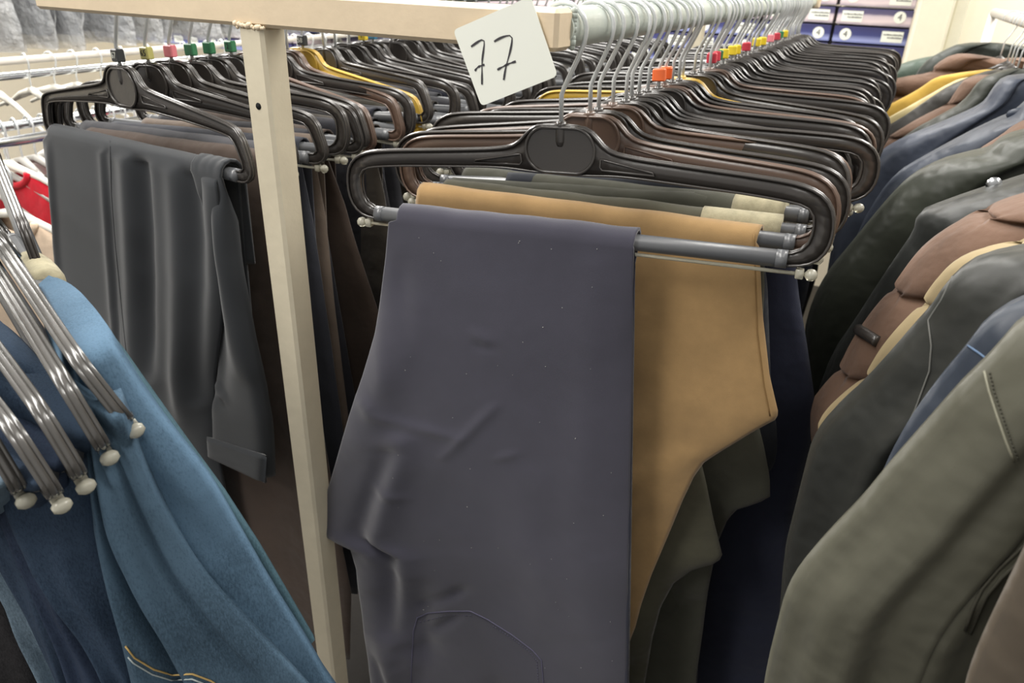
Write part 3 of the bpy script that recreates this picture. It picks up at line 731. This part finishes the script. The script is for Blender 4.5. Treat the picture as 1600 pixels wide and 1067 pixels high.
def jean(name, L, Rr, ztop, P2, mat, parent, th=.016, nu=40, nv=90, blend=.16, creases=(), wav=(), namp=.006, seed=1., rim=.3):
    f = crease_fn(creases, wav, seed, namp, .5); vs = []; fs = []; k = nu + 1
    L = smooth_poly(L, 1); Rr = smooth_poly(Rr, 1)
    A = []
    for j in range(nv + 1):
        v = j / nv; a, b_ = lerp_poly(L, v), lerp_poly(Rr, v); w_ = min(1, v / blend); w_ = w_ * w_ * (3 - 2 * w_); row = []
        for i in range(k):
            u = i / nu; x, y_ = a[0] + (b_[0] - a[0]) * u, a[1] + (b_[1] - a[1]) * u
            row.append(at_z(x, y_, ztop).lerp(on_plane(x, y_, P2, N2), w_))
        A.append(row)
    for side in (1, -1):
        for j in range(nv + 1):
            v = j / nv
            for i in range(k):
                u = i / nu; pr = sqrt(max(0, 1 - (1 - min(1, min(u, 1 - u) / rim)) ** 2)); sv = min(1, v / .05); pt_ = sqrt(max(0, 1 - (1 - sv) ** 2))
                vs.append(A[j][i] + N2 * (side * th * pr * pt_ + f(u, v) * pr * (1 if side > 0 else .4)))
    N = (nv + 1) * k
    for j in range(nv):
        for i in range(nu):
            a = j * k + i; fs += [(a, a + k, a + k + 1, a + 1), (N + a, N + a + 1, N + a + k + 1, N + a + k)]
        a = j * k; fs.append((a, N + a, N + a + k, a + k)); a = j * k + nu; fs.append((a, a + k, N + a + k, N + a))
    return adopt(link(name, mesh(name, vs, fs, mat)), parent)
P2 = JF[1][3] + V((0, 0, 0))
jA = root('jeans', P2, 'mid blue jeans with lit fold coloured paler, largest of the jeans', 'jeans', 'jeans on the left rack')
bA = jean('front_leg', [(62, 446), (66, 480), (85, 520), (110, 575), (132, 640), (138, 700), (146, 790), (165, 880), (188, 985), (205, 1067), (230, 1200)],
    [(178, 606), (200, 660), (222, 720), (250, 780), (290, 850), (340, 920), (400, 985), (450, 1035), (500, 1090), (600, 1200)], 1.384, P2, jn, jA, th=.014, nu=70, nv=130,
    seed=31, creases=[(.10, .22, .30, .85, .022, -.012), (.30, .3, .45, .9, .04, .006), (.60, .25, .80, .9, .03, -.004), (.03, .5, .12, .9, .03, .006), (.5, .12, .45, .3, .02, .004)])
bB = jean('back_leg', [(60, 444), (86, 500), (115, 560), (145, 616), (165, 660), (185, 710), (220, 790), (280, 880), (370, 980), (450, 1080), (560, 1200)],
    [(76, 430), (112, 455), (155, 505), (205, 585), (262, 664), (325, 740), (368, 815), (430, 925), (480, 1005), (515, 1067), (620, 1210)], 1.386, P2 - N2 * .022, denim((68, 92, 112)), jA, th=.017, nu=40, nv=110, seed=33, rim=.45)  # same denim in a lighter colour, painting the light on the back panel
bC = jean('lining_edge', [(84, 446), (150, 514), (250, 662), (360, 815), (460, 990)], [(94, 450), (165, 512), (268, 658), (378, 806), (492, 1000)], 1.372, P2 - N2 * .045, denim((52, 76, 86)), jA, th=.006, nu=8, nv=60, namp=.001)
seam(bA, [(196, 1010), (210, 1028), (240, 1046), (270, 1055), (300, 1053), (330, 1064), (350, 1078)], tan_thread, jA, 'stitching', .0007, lift=.001)
seam(bA, [(192, 1018), (208, 1036), (238, 1054), (268, 1063), (300, 1061), (330, 1073)], base_mat('pale_thread', (170, 180, 180), .8)[0], jA, 'stitching', .0006, lift=.001)
a_, b_ = at_z(44, 408, 1.374), at_z(74, 440, 1.374)
el = MB().tube([a_.lerp(b_, k) for k in (-.1, .2, .6, 1.0, 1.2)], [.008, .013, .015, .014, .012], 12).build('elastic_sleeve', M['elastic']); tag(el, 'beige anti-slip sleeve at the top of the big blue jeans', 'sleeve')
JS = [
 (2, jn2, 'deep blue jeans left of the largest pair', [(-10, 490), (-10, 600), (0, 745), (39, 854), (88, 924), (145, 1003), (180, 1075), (230, 1200)], [(140, 664), (150, 760), (180, 860), (215, 1000), (250, 1100), (300, 1200)], .035),
 (3, jn3, 'dark indigo jeans, second pair left of the largest', [(-50, 590), (-50, 700), (0, 810), (57, 933), (88, 994), (114, 1067), (160, 1200)], [(102, 712), (110, 800), (140, 900), (180, 1020), (220, 1100), (260, 1200)], .06),
 (4, denim((44, 58, 76)), 'indigo jeans with soft fold, third pair left of the largest', [(-70, 650), (-70, 740), (-30, 820), (0, 876), (44, 959), (75, 1020), (92, 1067), (140, 1200)], [(68, 744), (80, 830), (100, 930), (140, 1040), (200, 1200)], .08),
 (5, jn4, 'pale faded blue jeans at the left edge', [(-100, 700), (-80, 800), (-30, 870), (0, 915), (26, 981), (57, 1038), (70, 1067), (120, 1200)], [(14, 742), (30, 850), (70, 950), (110, 1040), (150, 1200)], .10),
 (5, jk, 'black jeans in the bottom left corner', [(-140, 740), (-130, 850), (-100, 950), (-80, 1200)], [(-20, 770), (10, 880), (50, 980), (90, 1060), (140, 1200)], .12)]
for i, mt, lb_, fl, fr_, of in JS:
    t = root('jeans', JF[i][3], lb_, 'jeans', 'jeans on the left rack')
    jean('front_leg', fl, fr_, JH[i][1] + .006, P2 - N2 * of, mt, t, th=.013, nu=36, nv=70, seed=40 + i + of * 9, wav=((1.5, i, .008, .1),), namp=.008)

# ================================================================== JACKETS RACK (right)
XC, JRZ = .205, 1.575
jr = root('garment_rod', (XC, .4, JRZ), 'white garment rod carrying the jackets at the right edge', 'clothes rack')
o = MB().tube([(XC, -.2, JRZ), (XC, 2.5, JRZ)], .0115, 16).build('rod', M['whiterod']); adopt(o, jr)
for yy in (-.2, 2.5):
    o = MB().tube([(XC, yy, 0), (XC, yy, JRZ)], .0125, 12).build('upright', M['whiterod']); adopt(o, jr)
nylon = lambda c: cloth(tuple(int(x * .82) for x in c), .44, .06, 8, 1500, .12, .05, (14, .7, .014), .32)
def jacket(Y, out, mat, label, th=.03, quilt=0, seed=1., sleeve=.42, wav=(), hook=True, collar=True, namp=.005, creases=()):
    n = V((0, -1, 0))
    P = [at_y(x, y, Y) for x, y in smooth_poly(out, 1)]
    P = [p for p in P if p.x < XC - .015]
    zn = max(P[0].z, 1.36)
    # extend to the neck and down to the hem
    neck = V((XC - .035, Y, P[0].z + .35 * max(0, XC - .035 - P[0].x)))
    pts = ([neck] if P[0].x < XC - .045 else []) + P
    last = pts[-1]
    if last.z > .75: pts.append(V((last.x + (.14 if quilt else .015), Y, .75)))
    NV = 260 if quilt else 90; A = arc_sample(pts, NV); Ltot = sum((b_ - a).length for a, b_ in zip(A, A[1:]))
    top = A[0].z; bot = A[-1].z
    t = root('jacket', (XC, Y, bot), label, 'jacket', 'jackets on the right rack')
    fc = crease_fn(creases, wav, seed, namp, .5)
    def half(sg, s0, s1, nu, bulge):
        vs = []; fs = []; k = nu + 1
        for side in (1, -1):
            for j in range(NV):
                v = j / (NV - 1); a = A[j]
                c = V((XC, Y, top + (bot - top) * v ** 1.4))
                for i in range(k):
                    s_ = s0 + (s1 - s0) * i / nu; q = min(1, s_ / .3) if s0 == 0 else 1
                    pr = sqrt(max(0, 1 - (1 - q) ** 2))
                    if s0 == 0: r_ = min(1, (s1 - s_) / .10); pr *= .70 + .30 * sqrt(max(0, 1 - (1 - r_) ** 2))
                    tp = sqrt(min(1, v / .06 + .06))
                    d = th * bulge * pr * tp
                    if quilt:
                        xq = v * quilt + .25 * s_; dq = abs(xq - round(xq)); d *= .62 + .38 * abs(sin(pi * xq)) ** .6 - .16 * exp(-(dq / .04) ** 2)
                    f_q = fc(s_, v) * pr * tp
                    p = a.lerp(c, s_); 
                    if quilt and s_ < .05: p = p + (c - a).normalized() * (.007 * exp(-((v * quilt - round(v * quilt)) / .05) ** 2) + .004 * (1 - abs(sin(pi * v * quilt))))
                    if sg > 0: p = V((2 * XC - p.x, p.y, p.z))
                    vs.append(p + n * (side * d + (f_q if side > 0 else f_q * .3)))
        N = NV * k
        for j in range(NV - 1):
            for i in range(nu):
                a = j * k + i; F_ = [(a, a + k, a + k + 1, a + 1), (N + a, N + a + 1, N + a + k + 1, N + a + k)]
                fs += F_
            a = j * k; fs.append((a, N + a, N + a + k, a + k)); a = j * k + nu; fs.append((a, a + k, N + a + k, N + a))
        if sg > 0: fs = [f[::-1] for f in fs]
        return vs, fs
    sl = MB().add(*half(-1, 0, sleeve, 26, 1.0)).build('sleeve', mat); adopt(sl, t)
    adopt(MB().add(*half(1, 0, sleeve, 12, 1.0)).build('sleeve', mat), t)
    tb = MB().add(*half(-1, sleeve - .07, 1, 16, .80)).add(*half(1, sleeve - .07, 1, 12, .80)).build('torso', mat); adopt(tb, t)
    if collar:
        cb = MB(); ring = []
        for k in range(17):
            a = pi * (1.0 * k / 16); ring.append(V((XC - .05 * cos(a), Y - .002 - .010 * sin(a), top - .024 + .008 * sin(a))))
        cb.tube(ring, [.006 + .004 * sin(pi * k / 16) for k in range(17)], 8); adopt(cb.build('collar', mat), t)
    if hook and Y < 2.1:
        hg = root('jacket_hanger', (XC, Y, JRZ - .06), 'wire hook hanger holding the ' + label, 'hanger', 'jacket hangers on the right rod')
        hk = [(XC, Y, JRZ - .085), (XC, Y, JRZ - .048), (XC + .006, Y, JRZ - .035), (XC + .013, Y, JRZ - .018)]
        for k in range(15):
            a = R(-10 + 205 * k / 14); hk.append((XC + .0165 * cos(a), Y, JRZ - .003 + .0165 * sin(a)))
        adopt(MB().tube(hk, .0015, 6).build('hook', M['wire']), hg)
        adopt(MB().tube([(XC - .03, Y, JRZ - .10), (XC, Y, JRZ - .083), (XC + .03, Y, JRZ - .10)], [.004, .007, .004], 8).build('hanger_neck', M['black']), hg)
    return t, sl, tb
dk1 = nylon((60, 66, 60)); dk2 = nylon((46, 46, 46)); ol = nylon((76, 77, 66)); sued = cloth((110, 87, 73), .95, .1, 20, 800, .3, .12, (24, .7, .01)); bl1 = nylon((82, 90, 106)); bl2 = nylon((64, 72, 88))
must = cloth((196, 160, 72), .8); cream = cloth((205, 188, 140), .8); beige = cloth((150, 134, 102), .9, .08, 14, 900, .3, .1); blue3 = nylon((54, 63, 76)); ol2 = nylon((98, 97, 84)); olb = nylon((96, 86, 74))
dend = [(1276, 900), (1276, 1100)]
jacket(2.35, [(1570, 82), (1500, 82), (1450, 88), (1410, 98), (1385, 112), (1375, 200), (1372, 400)], nylon((88, 104, 92)), 'grey green jacket furthest back, by the pillar', .04, seed=1)
jacket(2.20, [(1560, 66), (1500, 67), (1475, 78), (1440, 98), (1420, 140), (1410, 300)], dk1, 'dark green jacket behind the brown quilted one', .04, seed=2)
jacket(2.05, [(1560, 92), (1520, 84), (1488, 84), (1460, 100), (1448, 114), (1410, 120), (1370, 130), (1352, 142), (1345, 170), (1350, 300)], sued, 'brown quilted jacket, furthest of the brown ones', .045, quilt=7, seed=3)
jacket(1.90, [(1545, 108), (1510, 112), (1490, 115), (1462, 120), (1440, 136), (1420, 148), (1380, 168), (1352, 184), (1345, 300)], must, 'mustard yellow jacket on the right rack', .018, seed=4)
jacket(1.84, [(1545, 118), (1500, 122), (1460, 142), (1400, 178), (1352, 203), (1345, 320)], sued, 'thin brown lining jacket between mustard and cream', .015, seed=4.5)
jacket(1.79, [(1545, 118), (1510, 120), (1488, 127), (1440, 155), (1390, 182), (1350, 207), (1343, 300)], cream, 'cream edged jacket next to the mustard one', .014, seed=5)
jacket(1.72, [(1590, 108), (1550, 108), (1510, 122), (1480, 135), (1450, 155), (1400, 190), (1345, 218), (1330, 260), (1325, 400)], nylon((58, 56, 52)), 'soft black jacket in front of the cream edged one', .035, seed=6)
jacket(1.64, [(1590, 115), (1555, 116), (1510, 120), (1490, 145), (1478, 162), (1440, 182), (1400, 205), (1370, 222), (1345, 250), (1332, 300), (1325, 500)], sued, 'brown quilted jacket behind the light navy one', .04, quilt=8, seed=7)
jacket(1.56, [(1620, 100), (1590, 104), (1560, 112), (1530, 124), (1505, 160), (1460, 185), (1430, 200), (1390, 230), (1360, 270), (1340, 320), (1320, 420), (1310, 600)], nylon((64, 68, 60)), 'dark olive jacket behind the light navy one', .035, seed=8)
j7, s7, _ = jacket(1.42, [(1640, 112), (1600, 116), (1565, 121), (1550, 140), (1535, 165), (1480, 188), (1430, 207), (1390, 225), (1365, 245), (1345, 270), (1325, 310), (1312, 340), (1295, 400), (1285, 500), (1275, 700)], bl1, 'light navy jacket, further of the two blue shoulders', .05, seed=9, wav=((2, 1, .01, 0),))
j8, s8, _ = jacket(1.22, [(1650, 150), (1600, 155), (1585, 178), (1530, 200), (1480, 225), (1430, 252), (1400, 270), (1375, 300), (1345, 350), (1320, 420), (1300, 520), (1290, 700)], bl2, 'navy jacket, nearer of the two blue shoulders', .05, seed=10, wav=((2, 2, .01, 0),))
jacket(1.08, [(1650, 180), (1600, 188), (1580, 200), (1565, 212), (1530, 232), (1505, 245), (1440, 280), (1400, 320), (1360, 380), (1330, 460), (1310, 600)], sued, 'brown quilted jacket behind the wide olive shoulder', .035, quilt=9, seed=11)
j10, s10, _ = jacket(.95, [(1640, 200), (1590, 208), (1555, 222), (1545, 236), (1500, 244), (1460, 254), (1420, 276), (1395, 300), (1365, 335), (1325, 385), (1295, 420), (1270, 465), (1255, 520), (1250, 700)], nylon((60, 64, 54)), 'wide dark olive jacket behind the one with a silver snap', .055, seed=12, wav=((1.5, 2, .012, 0),))
j11, s11, tb11 = jacket(.80, [(1640, 272), (1600, 280), (1560, 292), (1520, 303), (1480, 316), (1440, 330), (1432, 336), (1428, 360), (1400, 400), (1370, 445), (1335, 500), (1300, 550), (1275, 620), (1262, 720)], nylon((42, 44, 42)), 'black jacket with a silver snap on its shoulder', .05, seed=13, wav=((1.5, 1, .01, 0),))
pt = surf_pts(s11, [(1553, 288), (1553, 288)], .002) or surf_pts(tb11, [(1553, 288), (1553, 288)], .002)
sn = MB(); pt0 = (pt[0] if pt else at_y(1553, 288, .74)) ; dv = (CAM - pt0).normalized()
sn.tube([pt0 - dv * .002, pt0 + dv * .001, pt0 + dv * .002], [.0068, .0068, .004], 16); adopt(sn.build('snap_button', M['chrome']), j11)
j12, s12, _ = jacket(.69, [(1640, 300), (1600, 311), (1560, 320), (1520, 333), (1490, 350), (1445, 384), (1415, 415), (1385, 450), (1365, 478), (1335, 525), (1310, 565), (1285, 600), (1268, 625), (1262, 700)], sued, 'brown quilted jacket in the middle, beside the beige one', .05, quilt=9, seed=14)
o = MB(); P = surf_pts(s12, [(1338, 512), (1352, 522), (1366, 530)], .0015, 4)
if len(P) > 1: adopt(o.tube(P, .0018, 6).build('metal_pull', M['chrome']), j12)
P = surf_pts(s12, [(1330, 508), (1350, 520), (1372, 534)], .0004, 4)
if len(P) > 1: adopt(MB().tube(P, .0055, 8).build('strap', M['black']), j12)
j13, s13, _ = jacket(.60, [(1640, 366), (1600, 376), (1560, 384), (1520, 394), (1490, 410), (1465, 432), (1435, 465), (1400, 512), (1370, 552), (1345, 585), (1325, 605), (1290, 640), (1272, 668), (1266, 760)], beige, 'beige tan quilted jacket between brown and charcoal', .03, quilt=11, seed=15)
j14, s14, _ = jacket(.53, [(1640, 384), (1600, 390), (1560, 396), (1520, 406), (1492, 428), (1470, 452), (1455, 478), (1425, 510), (1380, 562), (1340, 605), (1300, 640), (1270, 680), (1255, 740), (1240, 800), (1225, 860), (1215, 1000), (1215, 1200)], nylon((54, 55, 52)), 'charcoal leather-look jacket in front of the beige one', .035, seed=16, wav=((5.2, .5, .012, .0), (9, 1, .004, 0)))
seam(s14, [(1488, 432), (1470, 470), (1450, 500), (1455, 540), (1452, 580), (1430, 640), (1400, 700)], base_mat('grey_thread', (96, 96, 92), .8)[0], j14)
j15, s15, _ = jacket(.455, [(1640, 455), (1600, 466), (1570, 480), (1535, 505), (1510, 540), (1480, 575), (1450, 612), (1420, 655), (1395, 700), (1375, 745), (1300, 850), (1250, 1000), (1240, 1200)], blue3, 'steel blue jacket between charcoal and olive', .028, seed=17)
seam(s15, [(1512, 540), (1530, 552), (1548, 566)], base_mat('blue_thread', (90, 112, 140), .8)[0], j15)
j16, s16, tb16 = jacket(.385, [(1660, 470), (1620, 488), (1590, 505), (1565, 535), (1535, 568), (1500, 600), (1460, 645), (1420, 690), (1380, 735), (1340, 785), (1290, 835), (1250, 880), (1228, 920), (1215, 970), (1200, 1030), (1190, 1090), (1175, 1250)], ol2, 'large olive jacket with a zipped chest pocket, bottom right', .03, seed=18, wav=((4.4, 2.6, .013, .0), (9.5, .4, .005, .1)), namp=.003, creases=((.30, .42, .20, .9, .02, -.008), (.12, .3, .10, .95, .03, .006)))
gth = base_mat('olive_thread', (60, 58, 48), .8)[0]
lth = base_mat('olive_piping', (124, 122, 106), .6)[0]
seam(s16, [(1538, 580), (1545, 610), (1558, 650), (1572, 690), (1584, 720)], lth, j16, 'piping', .0007)
stitches(s16, [(1546, 582), (1553, 612), (1566, 650), (1580, 690), (1592, 720)], gth, j16, 6, .0005)
for pl in ([(1620, 830), (1590, 862), (1560, 890), (1535, 920), (1520, 950), (1508, 985)], [(1625, 842), (1595, 874), (1566, 902), (1542, 930), (1528, 960), (1516, 990)]):
    seam(s16, pl, gth, j16, 'zip_edge', .0009); seam(tb16, pl, gth, j16, 'zip_edge', .0009)
seam(s16, [(1440, 1080), (1462, 1058), (1490, 1042), (1515, 1010), (1530, 985)], lth, j16, 'pocket_edge', .0009)
j17, s17, tb17 = jacket(.325, [(1760, 560), (1700, 640), (1660, 720), (1630, 790), (1604, 845), (1585, 885), (1556, 945), (1530, 1000), (1508, 1060), (1480, 1200)], olb, 'brownish olive jacket at the bottom right corner', .018, seed=19)

# ================================================================== LEFT BACKGROUND ROWS
def bg_rod(X, z, y0, y1, mat, label, uprights=True):
    t = root('garment_rod', (X, y0, z), label, 'clothes rack')
    adopt(MB().tube([(X, y0, z), (X, y1, z)], .0085, 12).build('rod', mat), t)
    if uprights:
        for yy in (y0, y1): adopt(MB().tube([(X, yy, 0), (X, yy, z)], .0125, 10).build('upright', mat), t)
    return t
bg_rod(-1.84, 1.40, .15, 3.0, M['whiterod'], 'white rod of the second rack beyond the left rail')
bg_rod(-1.86, 1.365, .5, 3.0, M['chrome'], 'thin grey bar just below the white rod', False)
bg_rod(-1.50, 1.325, .10, 2.4, M['chrome'], 'chrome rod crowded with silver hooks behind the left hangers')
def hk_me(r=.017):
    hk = [(0, 0, -.07), (0, 0, -.045), (.005, 0, -.035), (.013, 0, -.018)]
    for k in range(13):
        a = R(-10 + 205 * k / 12); hk.append((r * cos(a), 0, -.003 + r * sin(a)))
    return hk
q = MB().tube(hk_me(), .0022, 5); hkm = mesh('hook', q.v, q.f, M['wire'])
q = MB().tube([(-.19, 0, -.125), (-.08, 0, -.085), (0, 0, -.068), (.08, 0, -.085), (.19, 0, -.125)], [.004, .006, .009, .006, .004], 8)
arm_w = mesh('hanger_arms', q.v, q.f, base_mat('white_hanger', (225, 222, 212), .3)[0]); arm_b = mesh('hanger_arms', q.v, q.f, M['black']); arm_s = mesh('hanger_arms', q.v, q.f, plastic('pale_grey_plastic', (165, 163, 158), .3))
def bg_hanger(X, Y, z, yaw, me, label, group):
    t = root('clothes_hanger', (X, Y, z), label, 'hanger', group); t.rotation_euler.z = R(yaw)
    link('hook', hkm, t); link('hanger_arms', me, t); return t
rr = random.Random(8)
y = .95; kw = -1
while y < 2.7:
    kw += 1; bg_hanger(-1.84, y, 1.40, rr.uniform(-14, 14), arm_w, 'white hanger on the white rod beyond the left rail, %s from the near end' % nth[kw], 'white hangers on the white rod'); y += rr.uniform(.05, .09)
y = .62; k = 0
while y < 2.2:
    bg_hanger(-1.50, y, 1.325, rr.uniform(-14, 14), arm_s, 'silver grey hanger packed on the chrome rod behind the left hangers', 'silver hangers on the chrome rod'); y += rr.uniform(.024, .034); k += 1
# garments under those rods: pale, mixed
def hung_top(X, Y, z, rgb, label, group, w=.2, yaw=0, drop=.5, neck=True, th=.018, name='sweater', cat='sweater', mat=None):
    n = V((sin(R(yaw)), -cos(R(yaw)), 0)); e = V((cos(R(yaw)), sin(R(yaw)), 0)); O = V((X, Y, z))
    mt = mat or cloth(rgb, .95, .1, 60, 500, .5)
    t = root(name, O, label, cat, group)
    mk = lambda l: [O + e * x + V((0, 0, zz)) for x, zz in l]
    prof = [(-.055, 0), (-.12, -.03), (-w, -.075), (-w - .01, -.2), (-w - .015, -drop)]
    def interp(t_):
        z_ = -drop * t_
        for a, b_ in zip(prof, prof[1:]):
            if z_ >= b_[1] - 1e-9: kk = (a[1] - z_) / max(1e-9, a[1] - b_[1]); return a[0] + (b_[0] - a[0]) * kk, z_
        return prof[-1]
    vs = []; fs = []; nu, nv = 16, 26
    for side in (1, -1):
        for j in range(nv + 1):
            v = (j / nv) ** 1.5; xa, za = interp(v)
            for i in range(nu + 1):
                u = i / nu; x = xa + (-2 * xa) * u; dip = (.030 if side > 0 else .01) * max(0, 1 - (x / .055) ** 2) if abs(x) < .055 else 0
                dip *= max(0, 1 - v * 8)
                pr = sqrt(max(0, 1 - (1 - min(1, min(u, 1 - u) / .2)) ** 2)); d = th * pr * (.35 + .65 * min(1, v * 5)) + .006 * sin(9 * u + 3 * v) * v
                vs.append(O + e * x + V((0, 0, za - dip)) + n * (side * d))
    k_ = nu + 1; N = (nv + 1) * k_
    for j in range(nv):
        for i in range(nu):
            a = j * k_ + i; fs += [(a, a + k_, a + k_ + 1, a + 1), (N + a, N + a + 1, N + a + k_ + 1, N + a + k_)]
    for j in range(nv):
        a = j * k_; fs.append((a, N + a, N + a + k_, a + k_)); a = j * k_ + nu; fs.append((a, a + k_, N + a + k_, N + a))
    adopt(link('body', mesh('body', vs, fs, mt)), t)
    if neck:
        rg = [O + e * (.056 * cos(pi * kk / 12)) + V((0, 0, -.002 - .030 * sin(pi * kk / 12))) + n * (th * .45) for kk in range(13)]
        adopt(MB().tube(rg, .0065, 8).build('neckband', mt), t)
    return t
# red and beige sweaters on their wire hangers
cR = on_plane(20, 275, (0, .78, 0), V((0, 1, 0))); 
qr = at_y(14, 262, .80); qb = at_y(24, 338, .70)
hung_top(qr.x, .80, qr.z, (190, 20, 40), 'bright red knitted sweater hanging behind the beige one', 'sweaters at the left', .15, 6)
hung_top(qb.x, .70, qb.z, (206, 184, 160), 'beige marl crew neck sweater in front of the red one', 'sweaters at the left', .155, 4)
for (X, Y, z, lb_) in ((qr.x, .80, qr.z + .075, 'white wire hanger of the red sweater'), (qb.x, .70, qb.z + .075, 'white wire hanger of the beige sweater')):
    t = bg_hanger(X, Y, z, 5, arm_w, lb_, 'sweater hangers')
bg_rod(qb.x - .01, max(qb.z, qr.z) + .078, .10, .98, M['chrome'], 'chrome rod above the red and beige sweaters')
rr = random.Random(14)
for i, (yy, c, nm) in enumerate([(.90, (70, 72, 130), 'violet blue'), (.97, (42, 42, 60), 'navy'), (1.04, (190, 40, 60), 'crimson'), (1.12, (120, 120, 124), 'grey'), (1.22, (60, 60, 70), 'charcoal')]):
    hung_top(-1.36, yy + .05, 1.27, c, nm + ' top hanging behind the sweaters at the left edge', 'tops at the left', .17, 3)
t = bg_hanger(qb.x, .84, max(qb.z, qr.z) + .078, 0, arm_b, 'black hanger with an orange tag above the sweaters', 'sweater hangers'); size_tag(t, 'orange', '8', -.058, 1.5)
for i in range(16):
    c = rr.choice([(196, 190, 186), (208, 206, 204), (170, 168, 168), (222, 214, 206), (120, 122, 130)])
    hung_top(-1.52, .95 + i * .075, 1.255, c, 'pale shirt hanging under the chrome rod, %s from the near end' % nth[i], 'pale shirts under the chrome rod', .17, rr.uniform(-5, 5), .5, False, name='shirt', cat='shirt')
# plastic-covered suits
m, b, t_ = base_mat('clear_garment_film', (240, 242, 244), .13); b.inputs['Alpha'].default_value = .5; b.inputs['Specular IOR Level'].default_value = .9
bump(t_, b, 9, .9, .05, extra=(28, .8, .02)); FILM = m
adopt_bg = bg_rod(-2.55, 1.98, .8, 3.6, M['whiterod'], 'high rod carrying the plastic-covered suits')
rr = random.Random(3); k = 0; y = 1.05
gl = ['frontmost', 'second', 'third', 'fourth', 'fifth', 'sixth', 'seventh', 'eighth', 'ninth', 'tenth', 'eleventh', 'twelfth', 'thirteenth', 'fourteenth', 'fifteenth', 'sixteenth', 'seventeenth', 'eighteenth', 'nineteenth', 'twentieth', 'last']
while y < 3.4:
    c = rr.choice([(120, 124, 132), (84, 92, 104), (150, 152, 156), (168, 164, 156), (62, 68, 82), (140, 142, 148)])
    yaw = rr.uniform(-12, 12); X = -2.55 + rr.uniform(-.02, .02)
    t = hung_top(X, y, 1.90, c, 'suit jacket under clear plastic, %s along the high rod at upper left' % gl[min(k, 20)], 'plastic covered suits', .2, yaw, .50, False, .03, 'covered_suit', 'suit')
    e = V((cos(R(yaw)), sin(R(yaw)), 0)); n = V((sin(R(yaw)), -cos(R(yaw)), 0)); O = V((X, y, 1.90)); vs = []; fs = []; nu, nv = 22, 26
    ps = rr.uniform(0, 9)
    for side in (1, -1):
        for j in range(nv + 1):
            v = j / nv; hw_ = .05 + .19 * min(1, v * 6) ** .6 + .01 * sin(v * 9 + ps)
            for i in range(nu + 1):
                u = i / nu; x = -hw_ + 2 * hw_ * u
                d = .042 * sqrt(max(0, 1 - (2 * u - 1) ** 2)) + .016 * noise.noise(V((x * 14 + ps, v * 9, side * 3.)))
                vs.append(O + e * x + V((0, 0, .02 - v * .56 - .02 * noise.noise(V((u * 4, ps, 0))) * v)) + n * side * d)
    k_ = nu + 1; N = (nv + 1) * k_
    for j in range(nv):
        for i in range(nu):
            a = j * k_ + i; fs += [(a, a + k_, a + k_ + 1, a + 1), (N + a, N + a + 1, N + a + k_ + 1, N + a + k_)]
    adopt(link('plastic_cover', mesh('plastic_cover', vs, fs, FILM)), t)
    t2_ = link('hook', hkm, None, (X, y, 1.98)); adopt(t2_, t)
    y += rr.uniform(.10, .14); k += 1
